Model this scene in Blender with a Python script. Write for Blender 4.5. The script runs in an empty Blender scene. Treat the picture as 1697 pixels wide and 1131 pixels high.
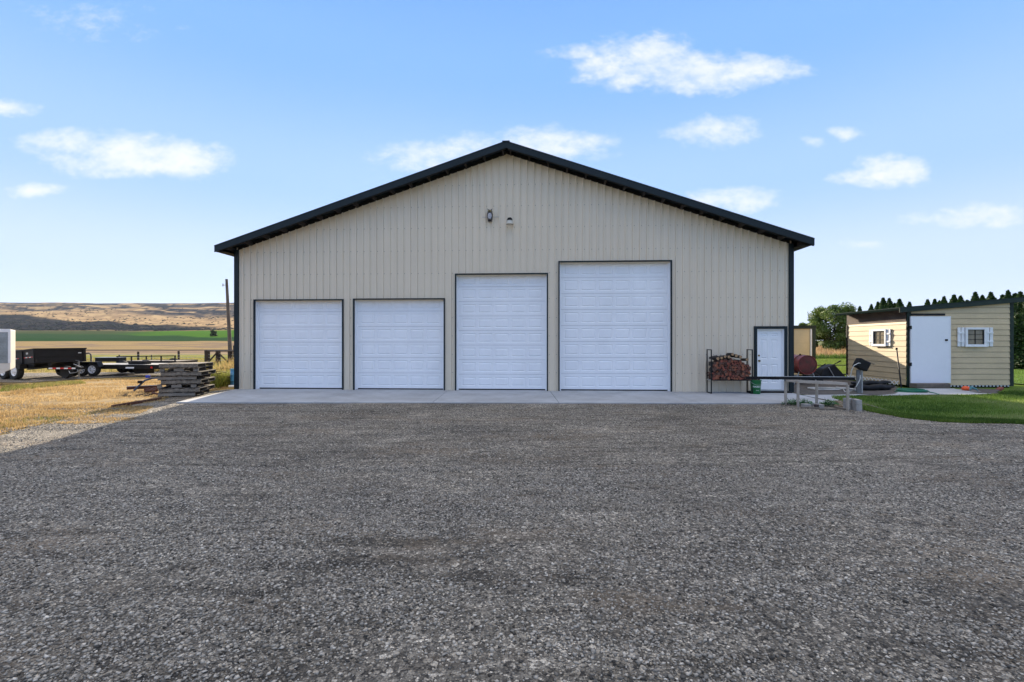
import bpy, bmesh, math, random
import numpy as np
from mathutils import Vector, Matrix
random.seed(7); RNG = np.random.default_rng(11)
S = bpy.context.scene; COL = S.collection
R = math.radians
# ------------------------------------------------------------------ camera
F, CX, CY, H = 780.0, 848.5, 565.5, 1.66          # focal length in px of a 1697 px wide frame, centre, eye height
cam = bpy.data.objects.new('camera', bpy.data.cameras.new('camera')); COL.objects.link(cam)
cam.data.sensor_width = 36; cam.data.lens = 36*F/1697; cam.data.clip_end = 20000; cam.data.clip_start = 0.05
cam.location = (0, 0, H); cam.rotation_euler = (R(90), 0, 0); S.camera = cam
def P(px, py, Y): return Vector(((px-CX)/F*Y, Y, H-(py-CY)/F*Y))
def G(px, py, z=0.0):
    Y = (H-z)*F/(py-CY); return Vector(((px-CX)/F*Y, Y, z))
# ------------------------------------------------------------------ light
SUN_AZ, SUN_EL = -12.0, 16.5                     # degrees from +Y, towards +X positive
S.view_settings.view_transform = 'Standard'; S.view_settings.look = 'None'
S.view_settings.exposure = 1.27; S.view_settings.gamma = 1
sun = bpy.data.objects.new('sun', bpy.data.lights.new('sun', 'SUN')); COL.objects.link(sun)
sun.data.energy = 4.5; sun.data.angle = R(0.5); sun.data.color = (1.0, 0.86, 0.66)
sd = Vector((math.sin(R(SUN_AZ))*math.cos(R(SUN_EL)), math.cos(R(SUN_AZ))*math.cos(R(SUN_EL)), math.sin(R(SUN_EL))))
sun.rotation_euler = (-sd).to_track_quat('-Z', 'Y').to_euler(); sun.location = sd*100
world = bpy.data.worlds.new('World'); S.world = world; world.use_nodes = True
nt = world.node_tree; N = nt.nodes; N.clear(); LK = nt.links
def wm(op, a, b=None, c=None, clamp=False):
    n = N.new('ShaderNodeMath'); n.operation = op; n.use_clamp = clamp
    for i, v in enumerate((a, b, c)):
        if v is None: continue
        if isinstance(v, (int, float)): n.inputs[i].default_value = v
        else: LK.new(v, n.inputs[i])
    return n.outputs[0]
tc = N.new('ShaderNodeTexCoord'); sep = N.new('ShaderNodeSeparateXYZ'); LK.new(tc.outputs['Generated'], sep.inputs[0])
yy_ = wm('MAXIMUM', sep.outputs[1], 0.12); az = wm('DIVIDE', sep.outputs[0], yy_); elc = wm('DIVIDE', sep.outputs[2], yy_); el = wm('ARCSINE', sep.outputs[2])
ahead = wm('GREATER_THAN', sep.outputs[1], 0.12)
sky = N.new('ShaderNodeTexSky'); sky.sky_type = 'NISHITA'; sky.sun_disc = False
sky.sun_elevation = R(SUN_EL); sky.sun_rotation = R(SUN_AZ); sky.air_density = 1.0; sky.dust_density = 0.3; sky.ozone_density = 2.0; sky.altitude = 700
# pull the nishita sky towards an even pale blue: it darkens and bleaches far less round the sun in the photograph
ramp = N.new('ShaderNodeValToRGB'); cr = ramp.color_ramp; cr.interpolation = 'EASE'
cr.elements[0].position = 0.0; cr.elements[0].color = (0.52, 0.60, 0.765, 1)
cr.elements[1].position = 1.0; cr.elements[1].color = (1.08, 1.0, 0.96, 1)      # overhead sky, out of view, brightened to fill the shade
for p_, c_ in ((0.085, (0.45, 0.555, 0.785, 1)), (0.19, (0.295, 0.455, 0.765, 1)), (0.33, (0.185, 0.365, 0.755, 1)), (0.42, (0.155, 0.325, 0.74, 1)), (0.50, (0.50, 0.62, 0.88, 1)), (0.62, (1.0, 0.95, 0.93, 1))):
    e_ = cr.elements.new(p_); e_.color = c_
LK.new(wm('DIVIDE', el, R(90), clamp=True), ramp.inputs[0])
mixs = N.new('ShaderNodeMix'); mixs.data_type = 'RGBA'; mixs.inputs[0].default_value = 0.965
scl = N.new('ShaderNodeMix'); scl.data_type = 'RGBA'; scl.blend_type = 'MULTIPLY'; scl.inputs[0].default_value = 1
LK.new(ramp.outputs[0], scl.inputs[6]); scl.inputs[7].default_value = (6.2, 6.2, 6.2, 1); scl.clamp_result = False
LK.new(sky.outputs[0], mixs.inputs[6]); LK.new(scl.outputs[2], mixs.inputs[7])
# clouds, laid out by compass direction and height angle
cmb = N.new('ShaderNodeCombineXYZ'); LK.new(az, cmb.inputs[0]); LK.new(wm('MULTIPLY', elc, 1.7), cmb.inputs[1])
def wnoise(scale, detail, rough, off=0.0):
    n = N.new('ShaderNodeTexNoise'); n.inputs['Scale'].default_value = scale; n.inputs['Detail'].default_value = detail; n.inputs['Roughness'].default_value = rough
    m = N.new('ShaderNodeMapping'); m.inputs[1].default_value = (off, off*0.7, off*1.3); LK.new(cmb.outputs[0], m.inputs[0]); LK.new(m.outputs[0], n.inputs[0]); return n
n1 = wnoise(14, 6, 0.62); n2 = wnoise(38, 5, 0.6, 3.1); n3 = wnoise(9, 4, 0.55, 7.7)
azd = wm('ADD', az, wm('MULTIPLY', wm('SUBTRACT', wnoise(11, 4, 0.6, 1.3).outputs[0], 0.5), 0.09))
eld = wm('ADD', elc, wm('MULTIPLY', wm('SUBTRACT', n3.outputs[0], 0.5), 0.035))
CL = [(1070,92,80,30,1),(1150,122,100,28,1),(1240,116,90,22,.95),(950,88,45,11,.6),(1020,115,75,26,.85),
      (120,240,80,22,.85),(215,258,130,30,1.05),(300,264,80,27,1.1),(15,177,52,13,.8),(62,314,46,11,.8),
      (915,240,95,23,.9),(715,258,105,20,.7),(790,238,60,14,.5),(1195,216,58,20,.85),(1150,224,50,11,.5),(1405,222,28,10,.8),(1347,234,20,7,.5),
      (1485,283,58,22,1),(1435,294,60,11,.7),(1220,330,80,15,.8),(1640,356,75,15,.9),(1580,366,60,10,.6),(150,30,50,13,.05),(1435,405,30,6,.4)]
m = None
for (x, y, a, b, w) in CL:
    u, v = (x-CX)/F, (CY-y)/F
    a0, e0, sa, sb = u, v, a/F*1.0, b/F*1.1
    dx = wm('DIVIDE', wm('SUBTRACT', azd, a0), sa*1.15); dy = wm('DIVIDE', wm('SUBTRACT', eld, e0), sb*1.2)
    e = wm('MULTIPLY_ADD', dx, dx, wm('MULTIPLY', dy, dy)); t = wm('MULTIPLY', wm('SUBTRACT', 1.0, e), w)
    m = t if m is None else wm('SMOOTH_MAX', m, t, 0.15)
nn = wm('ADD', wm('MULTIPLY', wm('SUBTRACT', n1.outputs[0], 0.5), 2.1), wm('MULTIPLY', wm('SUBTRACT', n2.outputs[0], 0.5), 1.0))
mr = N.new('ShaderNodeMapRange'); mr.interpolation_type = 'SMOOTHSTEP'; LK.new(wm('ADD', m, nn), mr.inputs[0])
mr.inputs[1].default_value = -0.22; mr.inputs[2].default_value = 1.35
cden = wm('MULTIPLY', wm('MULTIPLY', mr.outputs[0], ahead), wm('MULTIPLY_ADD', n3.outputs[0], 0.7, 0.45), clamp=True)
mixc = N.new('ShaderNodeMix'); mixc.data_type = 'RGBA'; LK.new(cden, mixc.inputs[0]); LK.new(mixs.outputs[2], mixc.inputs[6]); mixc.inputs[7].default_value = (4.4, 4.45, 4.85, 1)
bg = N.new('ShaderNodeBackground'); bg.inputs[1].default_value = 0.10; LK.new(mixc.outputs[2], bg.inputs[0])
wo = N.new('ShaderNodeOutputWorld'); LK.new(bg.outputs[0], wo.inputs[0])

# ------------------------------------------------------------------ materials
MATS = {}
def mat(name, col, rough=0.6, metal=0.0, noise=None, var=0.15, spec=0.4, bump=0.0, bscale=60, streak=None, attr=None, emis=None, trans=0.0, scale3=(1, 1, 1), tint=None, coat=0.0):
    """principled paint with two octaves of colour variation; streak=(sx,sy,sz,amount) adds stretched weathering"""
    if name in MATS: return MATS[name]
    M = bpy.data.materials.new(name); M.use_nodes = True; t = M.node_tree; b = t.nodes['Principled BSDF']; n = t.nodes; l = t.links
    b.inputs['Roughness'].default_value = rough; b.inputs['Metallic'].default_value = metal; b.inputs['Specular IOR Level'].default_value = spec
    if coat: b.inputs['Coat Weight'].default_value = coat
    if trans: b.inputs['Transmission Weight'].default_value = trans
    co = n.new('ShaderNodeTexCoord'); src = None
    base = n.new('ShaderNodeRGB'); base.outputs[0].default_value = (*col, 1); cur = base.outputs[0]
    if attr:
        a = n.new('ShaderNodeVertexColor'); a.layer_name = attr; cur = a.outputs[0]
    def layer(cur, sc, lo, hi, det=4, sca=(1, 1, 1), w=1.0):
        mp = n.new('ShaderNodeMapping'); mp.inputs['Scale'].default_value = sca; l.new(co.outputs['Object'], mp.inputs[0])
        x = n.new('ShaderNodeTexNoise'); x.inputs['Scale'].default_value = sc; x.inputs['Detail'].default_value = det; l.new(mp.outputs[0], x.inputs[0])
        r = n.new('ShaderNodeMapRange'); l.new(x.outputs[0], r.inputs[0]); r.inputs[1].default_value = 0.3; r.inputs[2].default_value = 0.7; r.inputs[3].default_value = lo; r.inputs[4].default_value = hi
        m = n.new('ShaderNodeMix'); m.data_type = 'RGBA'; m.blend_type = 'MULTIPLY'; m.inputs[0].default_value = w
        c = n.new('ShaderNodeCombineColor'); 
        for i in range(3): l.new(r.outputs[0], c.inputs[i])
        l.new(cur, m.inputs[6]); l.new(c.outputs[0], m.inputs[7]); return m.outputs[2]
    if noise: cur = layer(cur, noise, 1-var, 1+var, 5, scale3)
    if noise: cur = layer(cur, noise*7.3, 1-var*0.5, 1+var*0.5, 3, scale3)
    if streak: cur = layer(cur, 1.0, 1-streak[3], 1+streak[3]*0.6, 6, streak[:3])
    if tint:
        mp = n.new('ShaderNodeTexNoise'); mp.inputs['Scale'].default_value = tint[3]; mp.inputs['Detail'].default_value = 5; l.new(co.outputs['Object'], mp.inputs[0])
        r = n.new('ShaderNodeMapRange'); l.new(mp.outputs[0], r.inputs[0]); r.inputs[1].default_value = 0.48; r.inputs[2].default_value = 0.66; r.inputs[4].default_value = tint[4]
        m = n.new('ShaderNodeMix'); m.data_type = 'RGBA'; l.new(r.outputs[0], m.inputs[0]); l.new(cur, m.inputs[6]); m.inputs[7].default_value = (*tint[:3], 1); cur = m.outputs[2]
    l.new(cur, b.inputs['Base Color'])
    if bump:
        x = n.new('ShaderNodeTexNoise'); x.inputs['Scale'].default_value = bscale; x.inputs['Detail'].default_value = 4; l.new(co.outputs['Object'], x.inputs[0])
        k = n.new('ShaderNodeBump'); k.inputs['Strength'].default_value = bump; k.inputs['Distance'].default_value = 0.02; l.new(x.outputs[0], k.inputs['Height']); l.new(k.outputs[0], b.inputs['Normal'])
    MATS[name] = M; return M
siding = mat('beige_steel', (0.75, 0.655, 0.51), 0.5, noise=0.5, var=0.02, streak=(5, 5, 0.25, 0.035), spec=0.4)
screwm = mat('screw_heads', (0.24, 0.22, 0.19), 0.6)
darktrim = mat('dark_green_trim', (0.011, 0.019, 0.023), 0.5, noise=2, var=0.15, spec=.25)
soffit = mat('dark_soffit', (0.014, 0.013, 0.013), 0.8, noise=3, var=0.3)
whitedoor = mat('white_door', (0.87, 0.875, 0.88), 0.42, noise=1.1, var=0.025, streak=(2, 2, 0.6, 0.03))
whitepaint = mat('white_paint', (0.78, 0.79, 0.80), 0.5, noise=6, var=0.05)
concrete = mat('concrete', (0.40, 0.41, 0.42), 0.85, noise=0.9, var=0.12, bump=0.12, bscale=90, tint=(0.27, 0.26, 0.25, 1.7, 0.35))
blackm = mat('black_steel', (0.010, 0.010, 0.011), 0.5, noise=4, var=0.25, spec=.2)
blackp = mat('black_plastic', (0.010, 0.010, 0.011), 0.55, noise=5, var=0.2, spec=.2)
rubber = mat('rubber', (0.017, 0.017, 0.017), 0.8, noise=8, var=0.2)
rimm = mat('white_rim', (0.72, 0.74, 0.78), 0.35, noise=8, var=0.05)
galv = mat('galvanised', (0.42, 0.43, 0.43), 0.45, metal=0.5, noise=6, var=0.12)
agedwood = mat('aged_wood', (0.20, 0.168, 0.130), 0.9, noise=5, var=0.25, streak=(14, 1.2, 14, 0.3), bump=0.4, bscale=30)
darkwood = mat('dark_post_wood', (0.055, 0.042, 0.033), 0.95, noise=4, var=0.3, streak=(20, 20, 1, 0.4), bump=0.4, bscale=30)
polewood = mat('pole_wood', (0.13, 0.105, 0.085), 0.9, noise=2, var=0.3, streak=(9, 9, 0.4, 0.4))
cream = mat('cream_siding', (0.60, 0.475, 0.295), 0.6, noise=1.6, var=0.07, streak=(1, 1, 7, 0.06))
creamlit = mat('cream_siding_lit', (0.66, 0.52, 0.30), 0.6, noise=1.2, var=0.06)  # cream siding with a lit look put into its colour
greentrim = mat('shed_green_trim', (0.020, 0.034, 0.028), 0.55, noise=3, var=0.2, spec=.2)
rustm = mat('rusty_steel', (0.11, 0.045, 0.028), 0.85, noise=9, var=0.4, bump=0.3)
redtank = mat('red_tank_paint', (0.26, 0.035, 0.03), 0.45, noise=2.5, var=0.25, tint=(0.10, 0.05, 0.035, 3.0, 0.8))
glassd = mat('dark_glass', (0.03, 0.035, 0.04), 0.06, noise=4, var=0.2, spec=0.9)
bluepl = mat('blue_plastic', (0.10, 0.32, 0.52), 0.4, noise=3, var=0.12)
greenpl = mat('green_plastic', (0.012, 0.13, 0.035), 0.35, noise=5, var=0.12)
brass = mat('aged_brass', (0.20, 0.14, 0.05), 0.35, metal=0.9)
brick = mat('red_brick', (0.24, 0.075, 0.05), 0.9, noise=9, var=0.3, bump=0.3)
cblock = mat('concrete_block', (0.36, 0.34, 0.31), 0.95, noise=7, var=0.18, bump=0.5, bscale=80)
hosew = mat('white_hose', (0.62, 0.61, 0.57), 0.45)
hoseg = mat('green_hose', (0.01, 0.17, 0.10), 0.35)
tablem = mat('table_steel', (0.42, 0.37, 0.31), 0.45, metal=0.35, noise=5, var=0.2)
orange = mat('orange_ball', (0.75, 0.10, 0.02), 0.4)
redp = mat('red_tape', (0.55, 0.02, 0.02), 0.35)
bark = mat('bark', (0.075, 0.062, 0.05), 0.95, noise=10, var=0.4, bump=0.6, bscale=25)
corrug = mat('bare_corrugated_shaded', (0.15, 0.11, 0.09), 0.6, metal=0.0, noise=2, var=0.2)  # dark brown of the roof's shade put into the metal colour

# ------------------------------------------------------------------ mesh helper
class MB:
    def __init__(s): s.v = []; s.f = []; s.m = []
    def quad(s, a, b, c, d, mi=0):
        i = len(s.v); s.v += [tuple(a), tuple(b), tuple(c), tuple(d)]; s.f.append((i, i+1, i+2, i+3)); s.m.append(mi)
    def poly(s, pts, mi=0):
        i = len(s.v); s.v += [tuple(p) for p in pts]; s.f.append(tuple(range(i, i+len(pts)))); s.m.append(mi)
    def box(s, x0, x1, y0, y1, z0, z1, mi=0, M=None):
        c = [Vector(p) for p in ((x0,y0,z0),(x1,y0,z0),(x1,y1,z0),(x0,y1,z0),(x0,y0,z1),(x1,y0,z1),(x1,y1,z1),(x0,y1,z1))]
        if M is not None: c = [M @ p for p in c]
        i = len(s.v); s.v += [tuple(p) for p in c]
        for q in ((0,3,2,1),(4,5,6,7),(0,1,5,4),(1,2,6,5),(2,3,7,6),(3,0,4,7)): s.f.append(tuple(i+k for k in q)); s.m.append(mi)
    def hexa(s, c, mi=0):
        i = len(s.v); s.v += [tuple(p) for p in c]
        for q in ((0,3,2,1),(4,5,6,7),(0,1,5,4),(1,2,6,5),(2,3,7,6),(3,0,4,7)): s.f.append(tuple(i+k for k in q)); s.m.append(mi)
    def bar(s, a, b, w, h, mi=0, up=(0, 0, 1)):
        """rectangular bar from a to b, w across, h along up"""
        a = Vector(a); b = Vector(b); d = (b-a).normalized(); u = Vector(up)
        if abs(d.dot(u)) > 0.98: u = Vector((0, 1, 0))
        x = d.cross(u).normalized()*w/2; u = x.cross(d).normalized()*h/2
        s.hexa([a-x-u, a+x-u, b+x-u, b-x-u, a-x+u, a+x+u, b+x+u, b-x+u], mi)
    def tube(s, pts, r, n=8, mi=0, cap=True, radii=None):
        pts = [Vector(p) for p in pts]; k = len(pts); i0 = len(s.v); pu = None
        for j, p in enumerate(pts):
            d = (pts[min(j+1, k-1)]-pts[max(j-1, 0)])
            d = d.normalized() if d.length > 1e-9 else Vector((0, 0, 1))
            if pu is None: pu = Vector((0, 0, 1)) if abs(d.z) < 0.9 else Vector((1, 0, 0))
            x = d.cross(pu).normalized(); pu = x.cross(d).normalized(); rr = radii[j] if radii else r
            for a in range(n):
                t = 2*math.pi*a/n; s.v.append(tuple(p+x*math.cos(t)*rr+pu*math.sin(t)*rr))
        for j in range(k-1):
            for a in range(n):
                b = (a+1) % n; s.f.append((i0+j*n+a, i0+j*n+b, i0+(j+1)*n+b, i0+(j+1)*n+a)); s.m.append(mi)
        if cap:
            s.f.append(tuple(i0+a for a in reversed(range(n)))); s.m.append(mi)
            s.f.append(tuple(i0+(k-1)*n+a for a in range(n))); s.m.append(mi)
    def lathe(s, prof, o=(0, 0, 0), ax=(0, 0, 1), n=20, mi=0, cap=True):
        o = Vector(o); ax = Vector(ax).normalized(); u = Vector((0, 0, 1)) if abs(ax.z) < 0.9 else Vector((1, 0, 0)); x = ax.cross(u).normalized(); y = ax.cross(x)
        i0 = len(s.v); k = len(prof)
        for (r, h) in prof:
            for a in range(n):
                t = 2*math.pi*a/n; s.v.append(tuple(o+ax*h+x*math.cos(t)*r+y*math.sin(t)*r))
        for j in range(k-1):
            for a in range(n):
                b = (a+1) % n; s.f.append((i0+j*n+a, i0+j*n+b, i0+(j+1)*n+b, i0+(j+1)*n+a)); s.m.append(mi)
        if cap:
            s.f.append(tuple(i0+a for a in reversed(range(n)))); s.m.append(mi); s.f.append(tuple(i0+(k-1)*n+a for a in range(n))); s.m.append(mi)
    def build(s, name, mats, parent=None, smooth=False, bevel=0.0, rec=True, M=None):
        me = bpy.data.meshes.new(name); vs = s.v if M is None else [tuple(M @ Vector(p)) for p in s.v]
        me.from_pydata(vs, [], s.f); mats = mats if isinstance(mats, (list, tuple)) else [mats]
        for m_ in mats: me.materials.append(m_)
        if len(mats) > 1: me.polygons.foreach_set('material_index', s.m)
        if rec:
            bm = bmesh.new(); bm.from_mesh(me); bmesh.ops.recalc_face_normals(bm, faces=bm.faces); bm.to_mesh(me); bm.free()
        if smooth:
            me.polygons.foreach_set('use_smooth', [True]*len(me.polygons))
            try: me.set_sharp_from_angle(angle=R(40))
            except Exception: pass
        o = bpy.data.objects.new(name, me); COL.objects.link(o)
        if parent is not None: o.parent = parent
        if bevel:
            b = o.modifiers.new('bevel', 'BEVEL'); b.width = bevel; b.segments = 2; b.limit_method = 'ANGLE'; b.angle_limit = R(40)
        return o
def thing(name, label, cat, loc=(0, 0, 0), rotz=0.0, group=None, roty=0.0):
    o = bpy.data.objects.new(name, None); COL.objects.link(o); o.location = loc; o.rotation_euler = (0, roty, rotz); o.empty_display_size = 0.2
    return tag(o, label, cat, group)
def tag(o, label=None, cat=None, group=None, kind=None):
    if label: o['label'] = label
    if cat: o['category'] = cat
    if group: o['group'] = group
    if kind: o['kind'] = kind
    return o
def copy_tree(o, parent=None):
    c = o.copy(); COL.objects.link(c); c.parent = parent
    for ch in list(o.children): copy_tree(ch, c)
    return c
def npmesh(name, verts, faces, m_, cols=None, smooth=False):
    """fast numpy mesh, faces = (n,k) array; cols = per-vertex rgb"""
    me = bpy.data.meshes.new(name); nv, nf, k = len(verts), len(faces), faces.shape[1]
    me.vertices.add(nv); me.vertices.foreach_set('co', np.ascontiguousarray(verts, dtype=np.float32).ravel())
    me.loops.add(nf*k); me.loops.foreach_set('vertex_index', np.ascontiguousarray(faces, dtype=np.int32).ravel())
    me.polygons.add(nf); me.polygons.foreach_set('loop_start', np.arange(0, nf*k, k, dtype=np.int32)); me.polygons.foreach_set('loop_total', np.full(nf, k, dtype=np.int32))
    me.update(calc_edges=True)
    if cols is not None:
        a = me.color_attributes.new('Col', 'FLOAT_COLOR', 'POINT'); c4 = np.ones((nv, 4), dtype=np.float32); c4[:, :3] = cols; a.data.foreach_set('color', c4.ravel())
    if smooth: me.polygons.foreach_set('use_smooth', np.ones(nf, dtype=bool))
    me.materials.append(m_); o = bpy.data.objects.new(name, me); COL.objects.link(o); return o
_LAT = np.random.default_rng(5).random((256, 256))
def vnoise(x, y):
    xi = np.floor(x).astype(int); yi = np.floor(y).astype(int); fx = x-xi; fy = y-yi; fx = fx*fx*(3-2*fx); fy = fy*fy*(3-2*fy)
    a = _LAT[xi & 255, yi & 255]; b = _LAT[(xi+1) & 255, yi & 255]; c = _LAT[xi & 255, (yi+1) & 255]; d = _LAT[(xi+1) & 255, (yi+1) & 255]
    return (a*(1-fx)+b*fx)*(1-fy)+(c*(1-fx)+d*fx)*fy
def fbm(x, y, o=4, g=0.5):
    s = 0; w = 1; t = 0
    for i in range(o): s = s+w*vnoise(x*2**i+i*17.3, y*2**i+i*9.1); t += w; w *= g
    return s/t
def sstep(a, b, x): t = np.clip((x-a)/(b-a), 0, 1); return t*t*(3-2*t)
def lerp(a, b, t): return a+(b-a)*t[..., None]
# ------------------------------------------------------------------ terrain
PROF = np.array([(-80,-.03),(60,-.03),(78,-.03),(95,-.02),(130,.08),(300,1.47),(400,2.9),(900,23),(1300,52),(1900,112),(2600,186),(3400,277),(3700,285)])
def terrain_z(X, Y):
    z = np.interp(Y, PROF[:, 0], PROF[:, 1]); t = X/np.maximum(Y, 30)
    hill = 1-sstep(-0.35, 0.25, t)                                  # the valley side rises on the left only
    z = np.where(Y > 130, -0.1+(z+0.1)*(0.02+0.98*hill), z)
    amp = np.clip((Y-500)/2000, 0, 1)*26*hill
    z = z+(fbm(X/330+3, Y/420, 4)-0.5)*amp*1.9*np.where(Y > 3000, 0.35, 1)
    return z
def polygrid_y():
    a = list(np.linspace(-60, 60, 50)); y = 60.0
    while y < 3700: y *= 1.021; a.append(y)
    return np.array(a)
def build_terrain():
    ys = polygrid_y(); ss = np.linspace(-1.7, 1.9, 520); SX, YY = np.meshgrid(ss, ys); XX = SX*(np.maximum(YY, -60)+75)
    Z = terrain_z(XX, YY); V = np.stack([XX, YY, Z], -1)
    t = XX/np.maximum(YY, 5.0); n = fbm(XX/np.maximum(YY, 30)*14+5, np.log(np.maximum(YY, 10))*14, 5); nf = fbm(XX/np.maximum(YY, 30)*70, np.log(np.maximum(YY, 10))*60, 4, 0.6)
    c = lambda *a: np.array(a)
    tan = lerp(c(.38, .26, .14), c(.28, .19, .10), sstep(.35, .65, n)); C = tan.copy()
    yb = lambda v0, v1: v0+(v1-v0)*np.clip((t+1.09)/(1.09-0.57), 0, 1)          # boundary that slants from the left edge to the building
    def band(C, a, b, col, soft=0.06, amt=1.0, wob=0.10):
        w = 1+(n-0.5)*wob*2; L = np.log(np.maximum(YY, 5)*w); la, lb = np.log(a), np.log(b)
        m_ = sstep(-soft/2, soft/2, L-la)*(1-sstep(-soft/2, soft/2, L-lb))*amt
        return C*(1-m_[..., None])+np.array(col)*m_[..., None]
    left = (1-sstep(-.45, -.2, t))
    CL_ = C.copy()
    CL_ = band(CL_, 1, 40, (.36, .27, .11)); CL_ = band(CL_, 40, 62, (.20, .22, .055), .3)
    CL_ = band(CL_, 50, 70, (.33, .27, .12), .3, .6); CL_ = band(CL_, 62, 80, (.34, .25, .17), .2)
    m_ = sstep(.50, .60, n); CL_ = band(CL_, 66, 76, (.16, .125, .09), .1, .7)
    CL_ = band(CL_, 82, 93, (.085, .075, .068), .04, 1, .02); CL_ = band(CL_, 86, 89, (.035, .033, .033), .02, .8, .02)
    CL_ = band(CL_, 93, 300, (.31, .225, .115), .05, 1, .03)
    g = sstep(.45, .62, fbm(t*22+9, np.log(np.maximum(YY, 10))*9, 4)); CL_ = np.where(((YY > 110) & (YY < 270))[..., None], lerp(CL_, c(.22, .165, .12), g*.8), CL_)
    CL_ = band(CL_, 300, yb(650, 560), (.034, .072, .034), .1, 1, .10)
    CL_ = band(CL_, yb(640, 440), yb(760, 900), (.070, .155, .028), .08, 1, .14)
    lf = 1-sstep(-.86, -.72, t+.1*(n-.5)); teal = band(CL_, 420, 880, (.042, .078, .040), .1); CL_ = CL_*(1-lf[..., None]*.85)+teal*lf[..., None]*.85
    br = band(CL_, 640, 900, (.09, .078, .05), .2, .8, .2); CL_ = CL_*(1-lf[..., None]*.6)+br*lf[..., None]*.6
    scrub = lerp(c(.020, .025, .034), c(.060, .055, .048), sstep(.50, .66, nf)); 
    w = 1+(n-.5)*.22; hi = YY*w
    ms = sstep(0, 60, hi-yb(850, 900))*(1-sstep(0, 90, hi-yb(1650, 900))); CL_ = lerp(CL_, c(0, 0, 0), ms)+scrub*ms[..., None]
    # upper ridge: tan with dark scrub streaks, almost all scrub at the right
    hillm = sstep(0, 80, hi-yb(1650, 930)); hc = lerp(c(.50, .345, .18), c(.32, .215, .12), sstep(.4, .6, nf)); CL_ = lerp(CL_, hc*1.0, hillm) if False else CL_*(1-hillm[..., None])+hc*hillm[..., None]
    st = fbm(t*16+2, np.log(np.maximum(YY, 10))*26, 5, .6); thr = .535-.125*np.clip((t+1.0)/.35, 0, 1)
    zone = sstep(0, 300, hi-yb(2050, 1500)); sc = sstep(thr-.02, thr+.03, st)*zone
    scol = lerp(c(.026, .033, .048), c(.11, .095, .085), sstep(.52, .64, nf)); CL_ = CL_*(1-sc[..., None])+scol*sc[..., None]
    # right side: mown lawn then dry tall grass
    CR = lerp(c(.15, .21, .045), c(.11, .17, .035), sstep(.4, .6, nf)); CR = np.where((YY > 43)[..., None], tan, CR); CR = np.where((YY > 140)[..., None], c(.16, .17, .08)*np.ones_like(CR), CR)
    Cc = CL_*left[..., None]+CR*(1-left[..., None])
    r, q = Z.shape; idx = np.arange(r*q).reshape(r, q); Fc = np.stack([idx[:-1, :-1], idx[:-1, 1:], idx[1:, 1:], idx[1:, :-1]], -1).reshape(-1, 4)
    gm = mat('terrain', (.3, .2, .1), 0.95, attr='Col', noise=1.3, var=0.18, spec=0.0)
    o = npmesh('terrain', V.reshape(-1, 3), Fc, gm, Cc.reshape(-1, 3), True); tag(o, kind='structure'); return o
build_terrain()
def inpoly(px, py, poly):
    r = np.zeros(px.shape, bool); n = len(poly); j = n-1
    for i in range(n):
        xi, yi = poly[i][:2]; xj, yj = poly[j][:2]
        c_ = ((yi > py) != (yj > py)) & (px < (xj-xi)*(py-yi)/(yj-yi+1e-12)+xi); r ^= c_; j = i
    return r
def sheet(name, poly, z, m_, step=0.12, relief=0.0, wob=0.12, kind='structure'):
    """flat-ish sheet clipped to a polygon with a slightly wandering edge"""
    xs = [p[0] for p in poly]; ys = [p[1] for p in poly]
    gx = np.arange(min(xs)-.3, max(xs)+.3, step); gy = np.arange(min(ys)-.3, max(ys)+.3, step); X, Y = np.meshgrid(gx, gy)
    jx = (fbm(X*1.3, Y*1.3, 3)-.5)*2*wob; jy = (fbm(X*1.3+40, Y*1.3+9, 3)-.5)*2*wob
    ins = inpoly(X+jx, Y+jy, poly); cell = ins[:-1, :-1] & ins[:-1, 1:] & ins[1:, 1:] & ins[1:, :-1]
    Z = z+(fbm(X*0.55+3, Y*0.9, 4)-.5)*relief
    idx = np.arange(X.size).reshape(X.shape); Fc = np.stack([idx[:-1, :-1][cell], idx[:-1, 1:][cell], idx[1:, 1:][cell], idx[1:, :-1][cell]], -1)
    used = np.unique(Fc); rm = np.full(X.size, -1); rm[used] = np.arange(len(used)); V = np.stack([X, Y, Z], -1).reshape(-1, 3)[used]
    o = npmesh(name, V, rm[Fc], m_, None, True); tag(o, kind=kind); return o
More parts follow.
